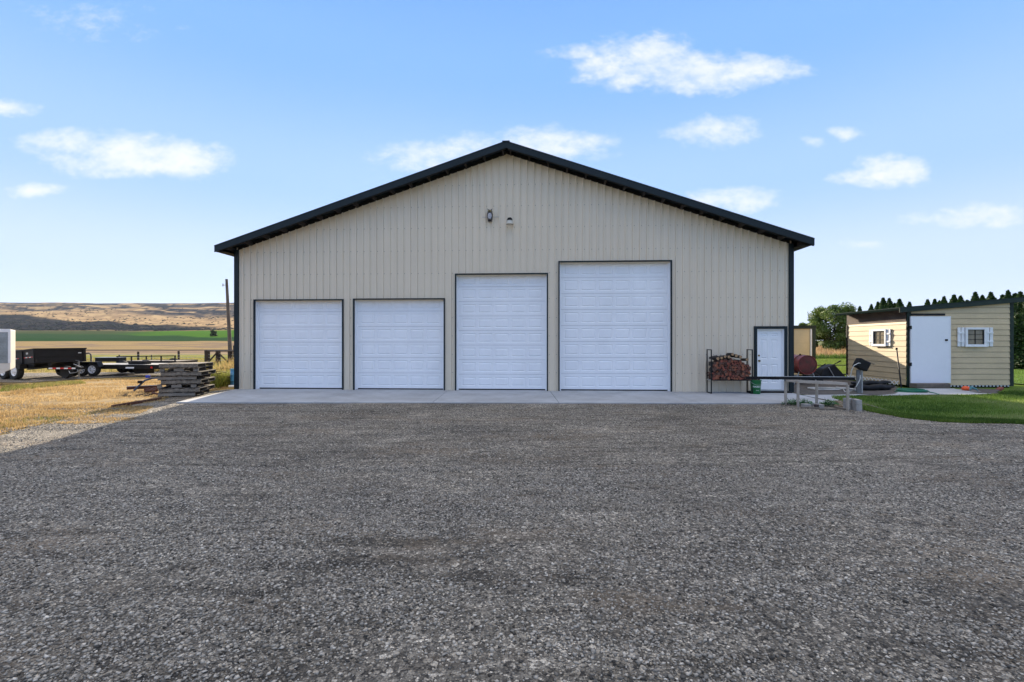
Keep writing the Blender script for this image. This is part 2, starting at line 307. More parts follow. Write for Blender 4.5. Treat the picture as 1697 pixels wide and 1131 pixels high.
# gravel shader: crushed-rock cells of three sizes with bump
def gravel_mat():
    M = bpy.data.materials.new('crushed_gravel'); M.use_nodes = True; t = M.node_tree; n = t.nodes; l = t.links; b = n['Principled BSDF']; b.inputs['Roughness'].default_value = 0.85; b.inputs['Specular IOR Level'].default_value = 0.35
    co = n.new('ShaderNodeTexCoord')
    def vor(sc, feat='F1'):
        v = n.new('ShaderNodeTexVoronoi'); v.inputs['Scale'].default_value = sc; v.feature = feat; l.new(co.outputs['Object'], v.inputs['Vector']); return v
    def rmp(x, *st):
        r = n.new('ShaderNodeValToRGB'); e = r.color_ramp.elements; e[0].position = st[0][0]; e[0].color = (*st[0][1], 1); e[1].position = st[1][0]; e[1].color = (*st[1][1], 1)
        for p, c in st[2:]: k = e.new(p); k.color = (*c, 1)
        l.new(x, r.inputs[0]); return r.outputs[0]
    def mixn(f, a, c, bt='MIX'):
        m = n.new('ShaderNodeMix'); m.data_type = 'RGBA'; m.blend_type = bt
        if isinstance(f, float): m.inputs[0].default_value = f
        else: l.new(f, m.inputs[0])
        l.new(a, m.inputs[6]); 
        if isinstance(c, tuple): m.inputs[7].default_value = (*c, 1)
        else: l.new(c, m.inputs[7])
        return m.outputs[2]
    def noi(sc, det=5, ro=.55, mp=None):
        x = n.new('ShaderNodeTexNoise'); x.inputs['Scale'].default_value = sc; x.inputs['Detail'].default_value = det; x.inputs['Roughness'].default_value = ro
        if mp:
            m = n.new('ShaderNodeMapping'); m.inputs['Scale'].default_value = mp; l.new(co.outputs['Object'], m.inputs[0]); l.new(m.outputs[0], x.inputs[0])
        else: l.new(co.outputs['Object'], x.inputs[0])
        return x.outputs[0]
    v1, v2 = vor(78), vor(36)
    s1 = n.new('ShaderNodeSeparateColor'); l.new(v1.outputs['Color'], s1.inputs[0]); s2 = n.new('ShaderNodeSeparateColor'); l.new(v2.outputs['Color'], s2.inputs[0])
    c1 = rmp(s1.outputs[0], (0, (.050, .047, .042)), (1, (.80, .76, .69)), (.3, (.120, .113, .100)), (.68, (.255, .240, .212)), (.88, (.43, .405, .36)), (.96, (.62, .59, .53)))
    c2 = rmp(s2.outputs[1], (0, (.075, .070, .062)), (1, (.62, .59, .53)), (.5, (.20, .188, .167)), (.85, (.33, .31, .275)))
    big = rmp(s2.outputs[0], (.55, (0, 0, 0)), (.62, (1, 1, 1))); c = mixn(big, c1, c2)
    dk = rmp(v1.outputs['Distance'], (.35, (1, 1, 1)), (.75, (.35, .35, .36))); c = mixn(0.7, c, dk, 'MULTIPLY')
    # tyre-packed patches, brown dust, damp streaks
    pn = rmp(noi(.38, 7, .66, (1, 1.7, 1)), (.34, (.68, .655, .62)), (.68, (1.55, 1.52, 1.46))); c = mixn(1.0, c, pn, 'MULTIPLY')
    pf = rmp(noi(2.2, 6, .68, (1, 2.4, 1)), (.34, (.58, .565, .54)), (.64, (1.28, 1.28, 1.28))); c = mixn(.9, c, pf, 'MULTIPLY')
    ps = rmp(noi(1.0, 6, .64, (.5, 5.0, 1)), (.35, (.34, .32, .29)), (.49, (1, 1, 1))); c = mixn(.75, c, ps, 'MULTIPLY')      # ruts and washed streaks
    bn = rmp(noi(.50, 7, .70, (.8, 1.9, 3)), (.52, (0, 0, 0)), (.68, (.62, .62, .62))); c = mixn(bn, c, (.205, .158, .108)); c = mixn(1.0, c, (1.05, 1.0, .92), 'MULTIPLY')
    sx = n.new('ShaderNodeSeparateXYZ'); l.new(co.outputs['Object'], sx.inputs[0])
    l.new(c, b.inputs['Base Color'])
    bp = n.new('ShaderNodeBump'); bp.inputs['Strength'].default_value = 0.9; bp.inputs['Distance'].default_value = 0.012; inv = n.new('ShaderNodeMath'); inv.operation = 'SUBTRACT'; inv.inputs[0].default_value = 1; l.new(v1.outputs['Distance'], inv.inputs[1]); l.new(inv.outputs[0], bp.inputs['Height'])
    bp2 = n.new('ShaderNodeBump'); bp2.inputs['Strength'].default_value = 0.6; bp2.inputs['Distance'].default_value = 0.06; l.new(noi(5, 5, .6, (1, 2, 1)), bp2.inputs['Height']); l.new(bp.outputs[0], bp2.inputs['Normal'])
    l.new(bp2.outputs[0], b.inputs['Normal']); return M
gravelm = gravel_mat()
EDGE = [(-30, 8.3), G(0, 722)[:2], G(60, 706)[:2], G(110, 695)[:2], G(190, 676)[:2], G(262, 662)[:2]]     # yard / dry grass edge
yard = [(-30, -8), (34, -8), (34, 10.6)]+[G(x, y)[:2] for x, y in ((1697, 703), (1560, 698), (1440, 683), (1405, 676), (1390, 660))]+[(10.4, 17.6), (12.5, 17.4), (13, 22), (9.5, 22), (9.0, 15.0), (8.4, 12.8), (-8.8, 12.8), (-9.1, 15.7), (-9.9, 16.6)]+[EDGE[5], EDGE[4], EDGE[3], EDGE[2], EDGE[1], EDGE[0]]
sheet('gravel_yard', yard, 0.0, gravelm, 0.10, 0.035, 0.16)
sheet('gravel_track', [(-40, 19.3), G(60, 634)[:2], G(140, 628)[:2], G(255, 624)[:2], (-12.5, 21.5), (-11, 26), G(250, 616)[:2], G(60, 618)[:2], (-40, 25)], -0.008, gravelm, 0.2, 0.01, 0.25)
# stones in front of the camera
def stones(name, n, y0, y1, smin, smax, seed, lb):
    r = np.random.default_rng(seed); yy = np.sqrt(r.random(n)*(y1*y1-y0*y0)+y0*y0); xx = (r.random(n)*2-1)*1.22*yy
    keep = fbm(xx*1.1, yy*1.9, 4) > r.random(n)*.42+.24; xx, yy = xx[keep], yy[keep]; n = len(xx)
    z0 = (fbm(xx*0.55+3, yy*0.9, 4)-.5)*0.035
    oc = np.array([(1,0,0),(0,1,0),(-1,0,0),(0,-1,0),(0,0,1),(0,0,-1)], float); fa = np.array([(0,1,4),(1,2,4),(2,3,4),(3,0,4),(1,0,5),(2,1,5),(3,2,5),(0,3,5)])
    s = smin+(smax-smin)*r.random(n)**2.2; sc = np.stack([s*(.8+.6*r.random(n)), s*(.6+.5*r.random(n)), s*(.35+.35*r.random(n))], -1)
    V = oc[None]*sc[:, None]*(0.75+.5*r.random((n, 6, 1))); V[:, :4, 2] += (r.random((n, 4))-.5)*.5*s[:, None]; V[:, 4:, :2] += (r.random((n, 2, 2))-.5)*1.1*s[:, None, None]
    a = r.random(n)*6.283; ca, sa = np.cos(a)[:, None], np.sin(a)[:, None]; X = V[..., 0]*ca-V[..., 1]*sa; Yv = V[..., 0]*sa+V[..., 1]*ca
    V = np.stack([X+xx[:, None], Yv+yy[:, None], V[..., 2]+(z0+s*.22)[:, None]], -1)
    Fc = (fa[None]+np.arange(n)[:, None, None]*6).reshape(-1, 3)
    g = np.clip(r.normal(.26, .13, n), .04, .68); w = r.random(n) > .985; g[w] = .42+.3*r.random(w.sum()); wm_ = (r.random(n)-.5)*.03
    C = np.stack([g*(1.14+wm_), g*1.01, g*(.82-wm_)], -1); C = np.repeat(C[:, None], 6, 1).reshape(-1, 3)
    o = npmesh(name, V.reshape(-1, 3), Fc, mat('loose_stone', (.2, .2, .2), .8, attr='Col', spec=.35), C)
    tag(o, lb, 'gravel', kind='stuff')
stones('loose_gravel', 175000, 1.9, 6.2, .0045, .0155, 1, 'loose crushed grey stones covering the yard nearest the viewer')
stones('loose_gravel', 110000, 6.0, 12.3, .006, .017, 2, 'finer grey gravel scattered farther up the yard toward the apron')
# ------------------------------------------------------------------ concrete apron
def apron():
    b = MB(); zt = 0.03; xl = [-9.36, -5.3, -2.1, 1.24, 4.94, 8.9]; xf = [-8.97, -5.3, -2.12, 1.24, 4.94, 8.5]
    def yb_(x): return 16.0-(x+9.36)*0.0533+.35
    def yf_(x): return 12.58-(x+9)*0.011
    for i in range(5):
        g0 = .006 if i else 0; g1 = .006 if i < 4 else 0
        a, c, d, e = xf[i]+g0, xf[i+1]-g1, xl[i+1]-g1, xl[i]+g0
        if i == 0: e -= .05
        b.hexa([(a, yf_(a), -.12), (c, yf_(c), -.12), (d, yb_(d), -.12), (e, yb_(e), -.12), (a, yf_(a), zt), (c, yf_(c), zt), (d, yb_(d), zt), (e, yb_(e), zt)])
    o = b.build('concrete_apron', concrete, bevel=0.006); tag(o, kind='structure')
    b = MB(); b.hexa([(*G(1386, 666, .02)[:2], -.1), (*G(1395, 657)[:2], -.1), (*G(1440, 653.5)[:2], -.1), (*G(1330, 655)[:2], -.1)]+[(*G(x, y, .02)[:2], .02) for x, y in ((1386, 666), (1395, 657), (1440, 653.5), (1330, 655))])
    o = b.build('path', concrete); tag(o, kind='structure')
apron()
# ------------------------------------------------------------------ main building, local frame: u along the front, w back, z up
sL, sR = 48.85, 52.03
BL = Vector(((391.5-CX)/sL, F/sL, 0)); BR = Vector(((1312-CX)/sR, F/sR, 0)); BD = (BR-BL).normalized(); BN = Vector((-BD.y, BD.x, 0)); BW = (BR-BL).length
BANG = math.atan2(BD.y, BD.x); ZB = 0.03
def FB(px, py, w=0.0):
    o = BL+BN*w; k = (px-CX)/F; u = (k*o.y-o.x)/(BD.x-k*BD.y); Y = o.y+u*BD.y; return u, H-(py-CY)/F*Y
bld = thing('metal_shop_building', 'large beige ribbed metal shop building with four white garage doors and dark trim', 'building', BL, BANG)
OV = 0.6; eL, zL = FB(355, 408, -OV); eR, zR = FB(1350, 396, -OV); ua, za = FB(838.5, 234.5, -OV); BDEP = 21.0
def htop(u): return za-(ua-u)*(za-zL)/(ua-eL) if u < ua else za-(u-ua)*(za-zR)/(eR-ua)
WT = 0.17
GD = [dict(x=(421.5, 569.5), y=(496.5, 645.5), n=(5, 6), off=.35), dict(x=(586, 737.5), y=(495, 646.5), n=(5, 6), off=.35), dict(x=(754.5, 908), y=(453.5, 647), n=(5, 8), off=.25), dict(x=(925.5, 1113), y=(432.5, 648), n=(6, 8), off=.1)]
for d in GD:
    xm = sum(d['x'])/2; d['u'] = (FB(d['x'][0], 560)[0], FB(d['x'][1], 560)[0]); d['z'] = FB(xm, d['y'][0])[1]
ED = (FB(1249, 560)[0], FB(1303.5, 560)[0], FB(1276, 541)[1])
openings = [(d['u'][0]+.03, d['u'][1]-.03, d['z']-.03) for d in GD]+[(ED[0]+.03, ED[1]-.03, ED[2]-.03)]
def front_wall():
    b = MB(); rp = .2286; u0 = FB(838.9, 400)[0]; bp = {0.0, BW}
    def dep(u):
        q = (u-u0+rp/2) % rp-rp/2; q = abs(q)
        if q < .012: return -.050
        if q < .023: return -.050*(.023-q)/.011
        qq = (u-u0) % rp
        for c in (.076, .152):
            if abs(qq-c) < .008: return -.004
        return 0.0
    k0 = int(-u0/rp)-2
    for k in range(k0, k0+90):
        c = u0+k*rp
        for o_ in (-.023, -.012, .012, .023, .066, .070, .082, .086, .142, .146, .158, .162):
            if 0 < c+o_ < BW: bp.add(round(c+o_, 4))
    for a, c, _ in openings: bp.add(a); bp.add(c)
    bp.add(ua); us = sorted(bp)
    for a, c in zip(us[:-1], us[1:]):
        if c-a < 1e-4: continue
        m_ = (a+c)/2; zb = ZB
        for oa, oc, oz in openings:
            if oa-1e-4 <= m_ <= oc+1e-4: zb = oz
        da, dc = dep(a+1e-5), dep(c-1e-5); b.quad((a, da, zb), (c, dc, zb), (c, dc, htop(c)-WT), (a, da, htop(a)-WT))
    # base/top closure strips
    for k in range(k0, k0+90):
        c = u0+k*rp+.045
        if not .1 < c < BW-.1: continue
        for z in (.62, 1.22, 1.83, 2.43, 3.05, 3.9, 4.65, 5.4, 6.1, 6.8):
            if z > htop(c)-WT-.15 or any(oa-.05 < c < oc+.05 and z < oz+.05 for oa, oc, oz in openings): continue
            b.box(c-.009, c+.009, -.009, .0, z-.009, z+.009, 1)
    return b.build('front_wall', [siding, screwm], bld)
front_wall()
b = MB()
b.box(.0, .04, .02, BDEP, ZB, htop(0)-.05); o = b.build('side_wall', siding, bld)
b = MB(); b.box(BW-.04, BW, .02, BDEP, ZB, htop(BW)-.05); b.build('side_wall', siding, bld)
b = MB(); b.poly([(0.04, BDEP, ZB), (BW-.04, BDEP, ZB), (BW-.04, BDEP, htop(BW)-.1), (ua, BDEP, za-.1), (.04, BDEP, htop(0)-.1)]); b.build('rear_wall', siding, bld, rec=False)
for a, c in ((-.045, .10), (BW-.10, BW+.045)):          # corner trims
    b = MB(); top = htop(.02 if a < 1 else BW-.02)-WT+.02; b.box(a, c, -.058, .10, ZB, top); b.build('corner_trim', darktrim, bld, bevel=.006)
def roof():
    b = MB(); th = .045; y0, y1 = -OV+.03, BDEP+OV-.03
    def prof(u0_, u1_):
        k = max(2, int(abs(u1_-u0_)/.23)); pts = []
        for i in range(k+1):
            pts.append(u0_+(u1_-u0_)*i/k)
        return pts
    for (u0_, u1_) in ((eL+.02, ua), (ua, eR-.02)):
        b.hexa([(u0_, y0, htop(u0_)-th), (u1_, y0, htop(u1_)-th), (u1_, y1, htop(u1_)-th), (u0_, y1, htop(u0_)-th), (u0_, y0, htop(u0_)-.012), (u1_, y0, htop(u1_)-.012), (u1_, y1, htop(u1_)-.012), (u0_, y1, htop(u0_)-.012)])
    rf = b.build('roof', darktrim, bld)
    for (u0_, u1_) in ((eL, ua), (ua, eR)):             # rake trims
        b = MB()
        for (yy0, yy1) in ((-OV, -OV+.028),):
            b.hexa([(u0_, yy0, htop(u0_)-.20), (u1_, yy0, htop(u1_)-.20), (u1_, yy1, htop(u1_)-.20), (u0_, yy1, htop(u0_)-.20), (u0_, yy0, htop(u0_)), (u1_, yy0, htop(u1_)), (u1_, yy1, htop(u1_)), (u0_, yy1, htop(u0_))])
        yy0, yy1 = -OV-.012, -OV+.10
        b.hexa([(u0_, yy0, htop(u0_)-.012+.014), (u1_, yy0, htop(u1_)+.002), (u1_, yy1, htop(u1_)+.002), (u0_, yy1, htop(u0_)+.002), (u0_, yy0, htop(u0_)+.02), (u1_, yy0, htop(u1_)+.02), (u1_, yy1, htop(u1_)+.02), (u0_, yy1, htop(u0_)+.02)])
        b.build('rake_trim', darktrim, rf)
        b = MB()                                          # narrow drip lip under the trim
        b.hexa([(u0_+.05, -OV+.030, htop(u0_+.05)-.215), (u1_, -OV+.030, htop(u1_)-.215), (u1_, -OV+.07, htop(u1_)-.215), (u0_+.05, -OV+.07, htop(u0_+.05)-.215), (u0_+.05, -OV+.030, htop(u0_+.05)-.05), (u1_, -OV+.030, htop(u1_)-.05), (u1_, -OV+.07, htop(u1_)-.05), (u0_+.05, -OV+.07, htop(u0_+.05)-.05)])
        b.build('fly_rafter', soffit, rf)
    for (u0_, sg) in ((eL, 1), (eR, -1)):                # eave fascias
        b = MB(); b.box(min(u0_, u0_+sg*.03), max(u0_, u0_+sg*.03), -OV+.03, BDEP+OV, htop(u0_)-.17, htop(u0_)-.002); b.build('eave_fascia', darktrim, rf)
        b = MB(); uw = 0 if sg > 0 else BW; b.hexa([(u0_+sg*.03, -OV+.08, htop(u0_)-.185), (uw, -OV+.08, htop(u0_)-.185), (uw, BDEP, htop(u0_)-.185), (u0_+sg*.03, BDEP, htop(u0_)-.185), (u0_+sg*.03, -OV+.08, htop(u0_)-.175), (uw, -OV+.08, htop(u0_)-.175), (uw, BDEP, htop(u0_)-.175), (u0_+sg*.03, BDEP, htop(u0_)-.175)]); b.build('soffit', soffit, rf)
    # dark closure above the wall, purlin ends
    b = MB(); b.poly([(0, .03, htop(0)-WT-.3), (ua, .03, za-WT-.3), (BW, .03, htop(BW)-WT-.3), (BW, .03, htop(BW)-.05), (ua, .03, za-.05), (0, .03, htop(0)-.05)]); b.build('gable_closure', soffit, rf, rec=False)
    b = MB(); b.box(ua-.12, ua+.12, -OV-.02, BDEP+OV, za-.03, za+.022); b.build('ridge_cap', darktrim, rf, bevel=.01)
    for sg in (-1, 1):
        lim = (ua-eL) if sg < 0 else (eR-ua); k = .12
        while k < lim-.15:
            u_ = ua+sg*k; z_ = htop(u_)-.047; b = MB(); b.box(u_-.019, u_+.019, -OV+.075, .028, z_-.135, z_); b.build('purlin', mat('purlin_wood', (.05, .042, .036), .9, noise=6, var=.3), rf); k += .61
roof()
def panel_face(b, a, c, z0, z1, y, ins=.028, d=.011):
    """one embossed rectangle: groove ring with a raised field"""
    r = [(a, z0, c, z1, 0), (a+.02, z0+.02, c-.02, z1-.02, d), (a+.034, z0+.034, c-.034, z1-.034, d), (a+.056, z0+.056, c-.056, z1-.056, -.001)]
    for (p, q) in zip(r[:-1], r[1:]):
        P1 = [(p[0], y+p[4], p[1]), (p[2], y+p[4], p[1]), (p[2], y+p[4], p[3]), (p[0], y+p[4], p[3])]; P2 = [(q[0], y+q[4], q[1]), (q[2], y+q[4], q[1]), (q[2], y+q[4], q[3]), (q[0], y+q[4], q[3])]
        for i in range(4): j = (i+1) % 4; b.quad(P1[i], P1[j], P2[j], P2[i])
    q = r[-1]; b.quad((q[0], y+q[4], q[1]), (q[2], y+q[4], q[1]), (q[2], y+q[4], q[3]), (q[0], y+q[4], q[3]))
def section(b, a, c, z0, z1, y, cols, mt, ms):
    """one door section: flat face with a row of embossed panels cut into it"""
    b.quad((a, y, z0), (c, y, z0), (c, y, z0+mt), (a, y, z0+mt)); b.quad((a, y, z1-mt), (c, y, z1-mt), (c, y, z1), (a, y, z1))
    w = (c-a-2*ms[0]-(cols-1)*ms[1])/cols; x = a; zz0, zz1 = z0+mt, z1-mt
    for i in range(cols):
        xn = a+ms[0]+i*(w+ms[1]); b.quad((x, y, zz0), (xn, y, zz0), (xn, y, zz1), (x, y, zz1)); panel_face(b, xn, xn+w, zz0, zz1, y); x = xn+w
    b.quad((x, y, zz0), (c, y, zz0), (c, y, zz1), (x, y, zz1))
    e = .006; b.quad((a, y, z1), (c, y, z1), (c, y+.018, z1), (a, y+.018, z1)); b.quad((a, y, z0), (c, y, z0), (c, y+.018, z0), (a, y+.018, z0))
for d in GD:
    a, c = d['u']; zt = d['z']; RC = .17; jw = .055; cols, rows = d['n']; b = MB()
    ia, ic = a+.03+jw, c-.03-jw; it = zt-.03; zb = ZB+.035; sh = .533; z = zb; k = 0
    sh = (it-zb+d['off']*.4)/rows
    while z < it-.05:
        z1 = min(z+sh, it+.0); 
        if z1-z > sh*.55: section(b, ia, ic, z+.005, z1-.004, RC, cols, .085 if z1-z > .45 else .06, (.10, .075))
        else: b.quad((ia, RC, z+.004), (ic, RC, z+.004), (ic, RC, z1), (ia, RC, z1))
        z += sh
    gd = b.build('garage_door', whitedoor, bld, rec=False); b = MB(); b.box(ia, ic, RC+.0185, RC+.03, zb-.01, it); b.build('backing', mat('seam_grey', (.42, .44, .46), .8), gd)
    b = MB(); b.box(ia, ic, RC-.004, RC+.02, ZB+.003, zb+.004); b.build('bottom_seal', rubber, gd)
    b = MB(); b.box(a+.03, ia, -.0, RC+.03, ZB, it); b.box(a+.03, a+.034, 0, .02, ZB, it); b.box(ic, c-.03, .0, RC+.03, ZB, it); 
    for (p0, p1, q0, q1) in ((a+.03, a+.045, a+.045, ia), (c-.045, c-.03, ic, c-.045)):
        b = MB(); b.box(p0, p1, .012, RC+.03, ZB, it); b.box(q0, q1, RC-.05, RC+.03, ZB, it); b.build('jamb', whitedoor, gd, bevel=.003)
    b.build('jamb', whitedoor, gd, bevel=.003) if 0 else None
    b = MB(); b.box(a+.046, c-.046, .012, RC-.0505, it-.044, it); b.box(a+.045, c-.045, RC-.05, RC+.03, it-.045, it-.0005); b.build('header', siding, gd)
    b = MB(); t_ = .038; b.box(a-.004, a+t_, -.058, .012, ZB, zt); b.box(c-t_, c+.004, -.058, .012, ZB, zt); b.box(a+t_, c-t_, -.058, .012, zt-t_, zt); b.build('door_trim', darktrim, gd)
# weatherproof back of the building interior is closed off so no light leaks through
def entry():
    a, c, zt = ED; b = MB(); t_ = .085; b.box(a, a+t_, -.058, .05, ZB, zt); b.box(c-t_, c, -.058, .05, ZB, zt); b.box(a+t_, c-t_, -.058, .05, zt-t_, zt)
    RC = .10; fa, fc, ft = a+t_, c-t_, zt-t_; d0, d1, dz0, dz1 = fa+.035, fc-.035, ZB+.075, ft-.035
    d = MB(); W = d1-d0; st = .12; mid = .10; pw = (W-2*st-mid)/2; HH = dz1-dz0
    rows = [(dz0+.22, dz0+.22+.60), (dz0+.98, dz0+1.60), (dz0+1.70, min(dz0+1.70+.20, dz1-.1))]
    z = dz0; ys = RC-.045
    for (r0, r1) in rows:
        d.quad((d0, ys, z), (d1, ys, z), (d1, ys, r0), (d0, ys, r0)); x = d0
        for i in range(2):
            xn = d0+st+i*(pw+mid); d.quad((x, ys, r0), (xn, ys, r0), (xn, ys, r1), (x, ys, r1)); panel_face(d, xn, xn+pw, r0, r1, ys, d=.014); x = xn+pw
        d.quad((x, ys, r0), (d1, ys, r0), (d1, ys, r1), (x, ys, r1)); z = r1
    d.quad((d0, ys, z), (d1, ys, z), (d1, ys, dz1), (d0, ys, dz1)); d.box(d0, d1, ys+.02, ys+.04, dz0, dz1)
    do = d.build('entry_door', whitedoor, bld, rec=False); b.build('door_trim', darktrim, do)
    f = MB(); f.box(fa, d0-.003, -.02, .10, ZB, ft); f.box(d1+.003, fc, -.02, .10, ZB, ft); f.box(d0-.003, d1+.003, -.02, .10, dz1+.003, ft); f.build('door_frame', whitedoor, do)
    f = MB(); f.box(fa, fc, -.05, .04, ZB+.045, dz0-.006); f.build('threshold', galv, do)
    f = MB(); f.box(fa-.3, fc+.12, -.28, .04, ZB, ZB+.045); f.build('door_sill', blackp, do)
    for z_, rr, nm in ((dz0+.92, .032, 'door_knob'), (dz0+1.09, .028, 'deadbolt')):
        k = MB(); k.lathe([(rr*.9, 0), (rr*.9, .008), (rr*.4, .012), (rr*.4, .03), (rr, .038), (rr, .056), (rr*.6, .064)] if nm == 'door_knob' else [(rr, 0), (rr, .016), (rr*.7, .02)], (d0+.065, ys, z_), (0, -1, 0), 14); k.build(nm, brass, do, True)
entry()
# ------------------------------------------------------------------ things on the front wall
def BP(u, w, z): return BL+BD*u+BN*w+Vector((0, 0, z))
u_, z_ = FB(812, 366, -.1)
owl = thing('owl_decoy', 'small grey and brown horned owl decoy fixed high on the beige gable wall', 'owl decoy', BP(u_, -.12, z_), BANG)
b = MB(); b.lathe([(.045, 0), (.062, .03), (.075, .12), (.078, .20), (.066, .255), (.060, .275), (.064, .30), (.05, .335), (.02, .35)], n=18); b.build('body', mat('owl_brown', (.10, .085, .075), .8, noise=30, var=.5), owl, True)
b = MB(); b.lathe([(.01, -.10), (.04, -.085), (.056, -.02), (.058, .04), (.045, .09), (.01, .105)], (0, -.034, .13), (0, 0, 1), 14); b.build('breast', mat('owl_breast', (.42, .42, .45), .8, noise=45, var=.45), owl, True)
for sx in (-1, 1):
    b = MB(); b.tube([(sx*.03, -.01, .325), (sx*.052, -.015, .36), (sx*.066, -.012, .385)], .01, 6, radii=[.017, .010, .002]); b.build('ear_tuft', blackp, owl)
    b = MB(); b.lathe([(.014, 0), (.012, .008), (.003, .012)], (sx*.024, -.058, .295), (0, -1, 0), 10); b.build('eye', mat('owl_eye', (.6, .45, .05), .3), owl)
b = MB(); b.bar((-.025, -.066, .285), (0, -.075, .262), .012, .012); b.bar((.025, -.066, .285), (0, -.075, .262), .012, .012); b.build('beak', blackp, owl)
b = MB(); b.box(-.05, .05, -.05, .05, -.03, 0); b.build('base', blackp, owl, bevel=.01)
owl.scale = (1.25, 1.1, 1.0)
b = MB(); b.tube([(-.20, .05, .125), (.24, .05, .125)], .007, 6); b.build('mounting_bar', galv, owl)
u_, z_ = FB(845, 373, -.1)
lampo = thing('wall_light', 'round clear lensed security light with dark cap below the gable peak', 'wall light', BP(u_, -.18, z_), BANG)
b = MB(); b.lathe([(.13, 0), (.115, .02), (.10, .09), (.09, .12), (.06, .125)], n=20); b.build('lens', mat('clear_lens', (.55, .53, .46), .25, noise=8, var=.1), lampo, True)
b = MB(); b.lathe([(.095, .118), (.09, .14), (.07, .19), (.05, .21), (.035, .215)], n=18); b.build('cap', blackp, lampo, True)
b = MB(); b.tube([(0, .03, .16), (0, .10, .15), (0, .18, .15)], .014, 8); b.box(-.04, .04, .165, .18, .10, .20); b.build('bracket', galv, lampo)
# ------------------------------------------------------------------ firewood rack, bucket
ru0 = FB(1171.5, 649, -.18)[0]; ru1 = FB(1236, 649, -.18)[0]+.03; RW = ru1-ru0; RD = .36
rack = thing('firewood_rack', 'black tubular steel firewood rack standing against the beige wall beside the entry door', 'firewood rack', BP(ru0, -.20-RD, ZB), BANG)
for k, x in enumerate((0, RW)):
    b = MB(); t_ = .028
    for y in (0, RD): b.box(x-t_/2, x+t_/2, y-t_/2, y+t_/2, 0, 1.37)
    b.box(x-t_/2+.001, x+t_/2-.001, t_/2, RD-t_/2, 1.37-t_, 1.369); b.box(x-t_/2+.001, x+t_/2-.001, t_/2, RD-t_/2, .001, t_); b.build('side_frame', blackm, rack)
b = MB()
for y in (.0, RD): b = MB(); b.box(.0145, RW-.0145, y-.013, y+.013, .405, .435); b.build('shelf_rail', blackm, rack)
b = MB(); b.box(-.016, .016, .015, RD-.015, .40, .43); b.build('cross_rail', galv, rack); b = MB(); b.box(RW-.016, RW+.016, .015, RD-.015, .40, .43); b.build('cross_rail', galv, rack)
logends = [mat('log_end_%d' % i, c, .85, noise=25, var=.3) for i, c in enumerate([(.21, .060, .038), (.15, .052, .035), (.11, .055, .038), (.27, .095, .05), (.075, .04, .03), (.34, .21, .11)])]
lside = mat('log_side', (.12, .06, .042), .95, noise=14, var=.4); lbark = mat('log_bark', (.055, .045, .038), .95, noise=14, var=.4)
def logmesh(kind, i):
    r_ = random.Random(100+i); b = MB(); n = {'split': r_.choice([3, 4, 4, 5]), 'round': 10}[kind]; rr = r_.uniform(.040, .056) if kind == 'split' else r_.uniform(.038, .05)
    a0 = r_.random()*6.28; ring = []
    for k in range(n):
        a = a0+2*math.pi*(k+(r_.uniform(-.22, .22) if kind == 'split' else 0))/n; q = rr*(r_.uniform(.8, 1.22) if kind == 'split' else r_.uniform(.94, 1.06)); ring.append((math.cos(a)*q, math.sin(a)*q))
    L = r_.uniform(.36, .44); i0 = 0
    for y, s in ((0, .93), (.01, 1), (L-.01, 1), (L, .95)): b.v += [(x*s, y, z*s) for x, z in ring]
    for j in range(3):
        for k in range(n): b.f.append((j*n+k, j*n+(k+1) % n, (j+1)*n+(k+1) % n, (j+1)*n+k)); b.m.append(1 if j else 1)
    b.f.append(tuple(range(n))); b.m.append(0); b.f.append(tuple(3*n+k for k in reversed(range(n)))); b.m.append(0)
    e = logends[i % 5] if kind == 'split' else logends[5]; o = b.build('firewood_log', [e, lside if kind == 'split' and i % 3 else lbark], None); return o
protos = [logmesh('split', i) for i in range(14)]; protor = [logmesh('round', i) for i in range(4)]
MR = Matrix.Rotation(BANG, 4, 'Z'); used = set()
def put_log(src, x, y, z, rot, tilt, label, group):
    o = src if src.name not in used else src.copy()
    if src.name not in used: used.add(src.name)
    else: COL.objects.link(o)
    w = BP(ru0+x, -.20-RD+y, ZB+z); o.location = w; o.rotation_euler = (tilt, rot, BANG+random.uniform(-.06, .06)); tag(o, label, 'firewood', group); return o
GL = 'firewood logs stacked in the black rack'
zrow = .48; row = 0
while row < 12:
    nrow = 15; off = .04 if row % 2 else 0
    for k in range(nrow):
        x = .06+off+k*(RW-.12)/(nrow-1)+random.uniform(-.012, .012)
        lim = 1.07+.12*math.sin(max(0, min(1, (x/RW)*1.05))*math.pi)*.9-(.09 if x > RW*.75 else 0)
        z = zrow+random.uniform(-.012, .012)
        if z > lim-.10 or x > RW-.03: continue
        put_log(random.choice(protos), x, random.uniform(-.05, .02), z, random.uniform(0, 6.28), 0, 'reddish split firewood log packed end-on in the black rack', GL)
    zrow += .066; row += 1
for (x, z, rt, src) in ((.40, 1.15, .3, 0), (.52, 1.14, 1.3, 1), (.63, 1.22, .9, 2), (.74, 1.18, .2, 3), (.87, 1.14, 2.1, 1), (.30, 1.11, 1.9, 2), (1.06, 1.06, .7, 0), (.18, 1.09, .5, 3)):
    put_log(protor[src], x, random.uniform(-.06, -.02), z, rt, R(-3), 'pale-ended round firewood log with dark bark on top of the stack', GL)
bark_o = MB(); bark_o.tube([(-.05, .0, 0), (.10, .02, .03), (.2, .05, .05)], .04, 9, radii=[.035, .045, .04]); o = bark_o.build('firewood_log', lbark); o.location = BP(ru0+.03, -.46, 1.13); o.rotation_euler = (0, 0, BANG); tag(o, 'dark bark-covered branch laid across the left end of the firewood stack', 'firewood')
pbu, _ = FB(1251, 651, -.45)
bucket = thing('bucket', 'dark green plastic bucket with white lettering on the slab by the entry door', 'bucket', BP(pbu, -.5, ZB), BANG)
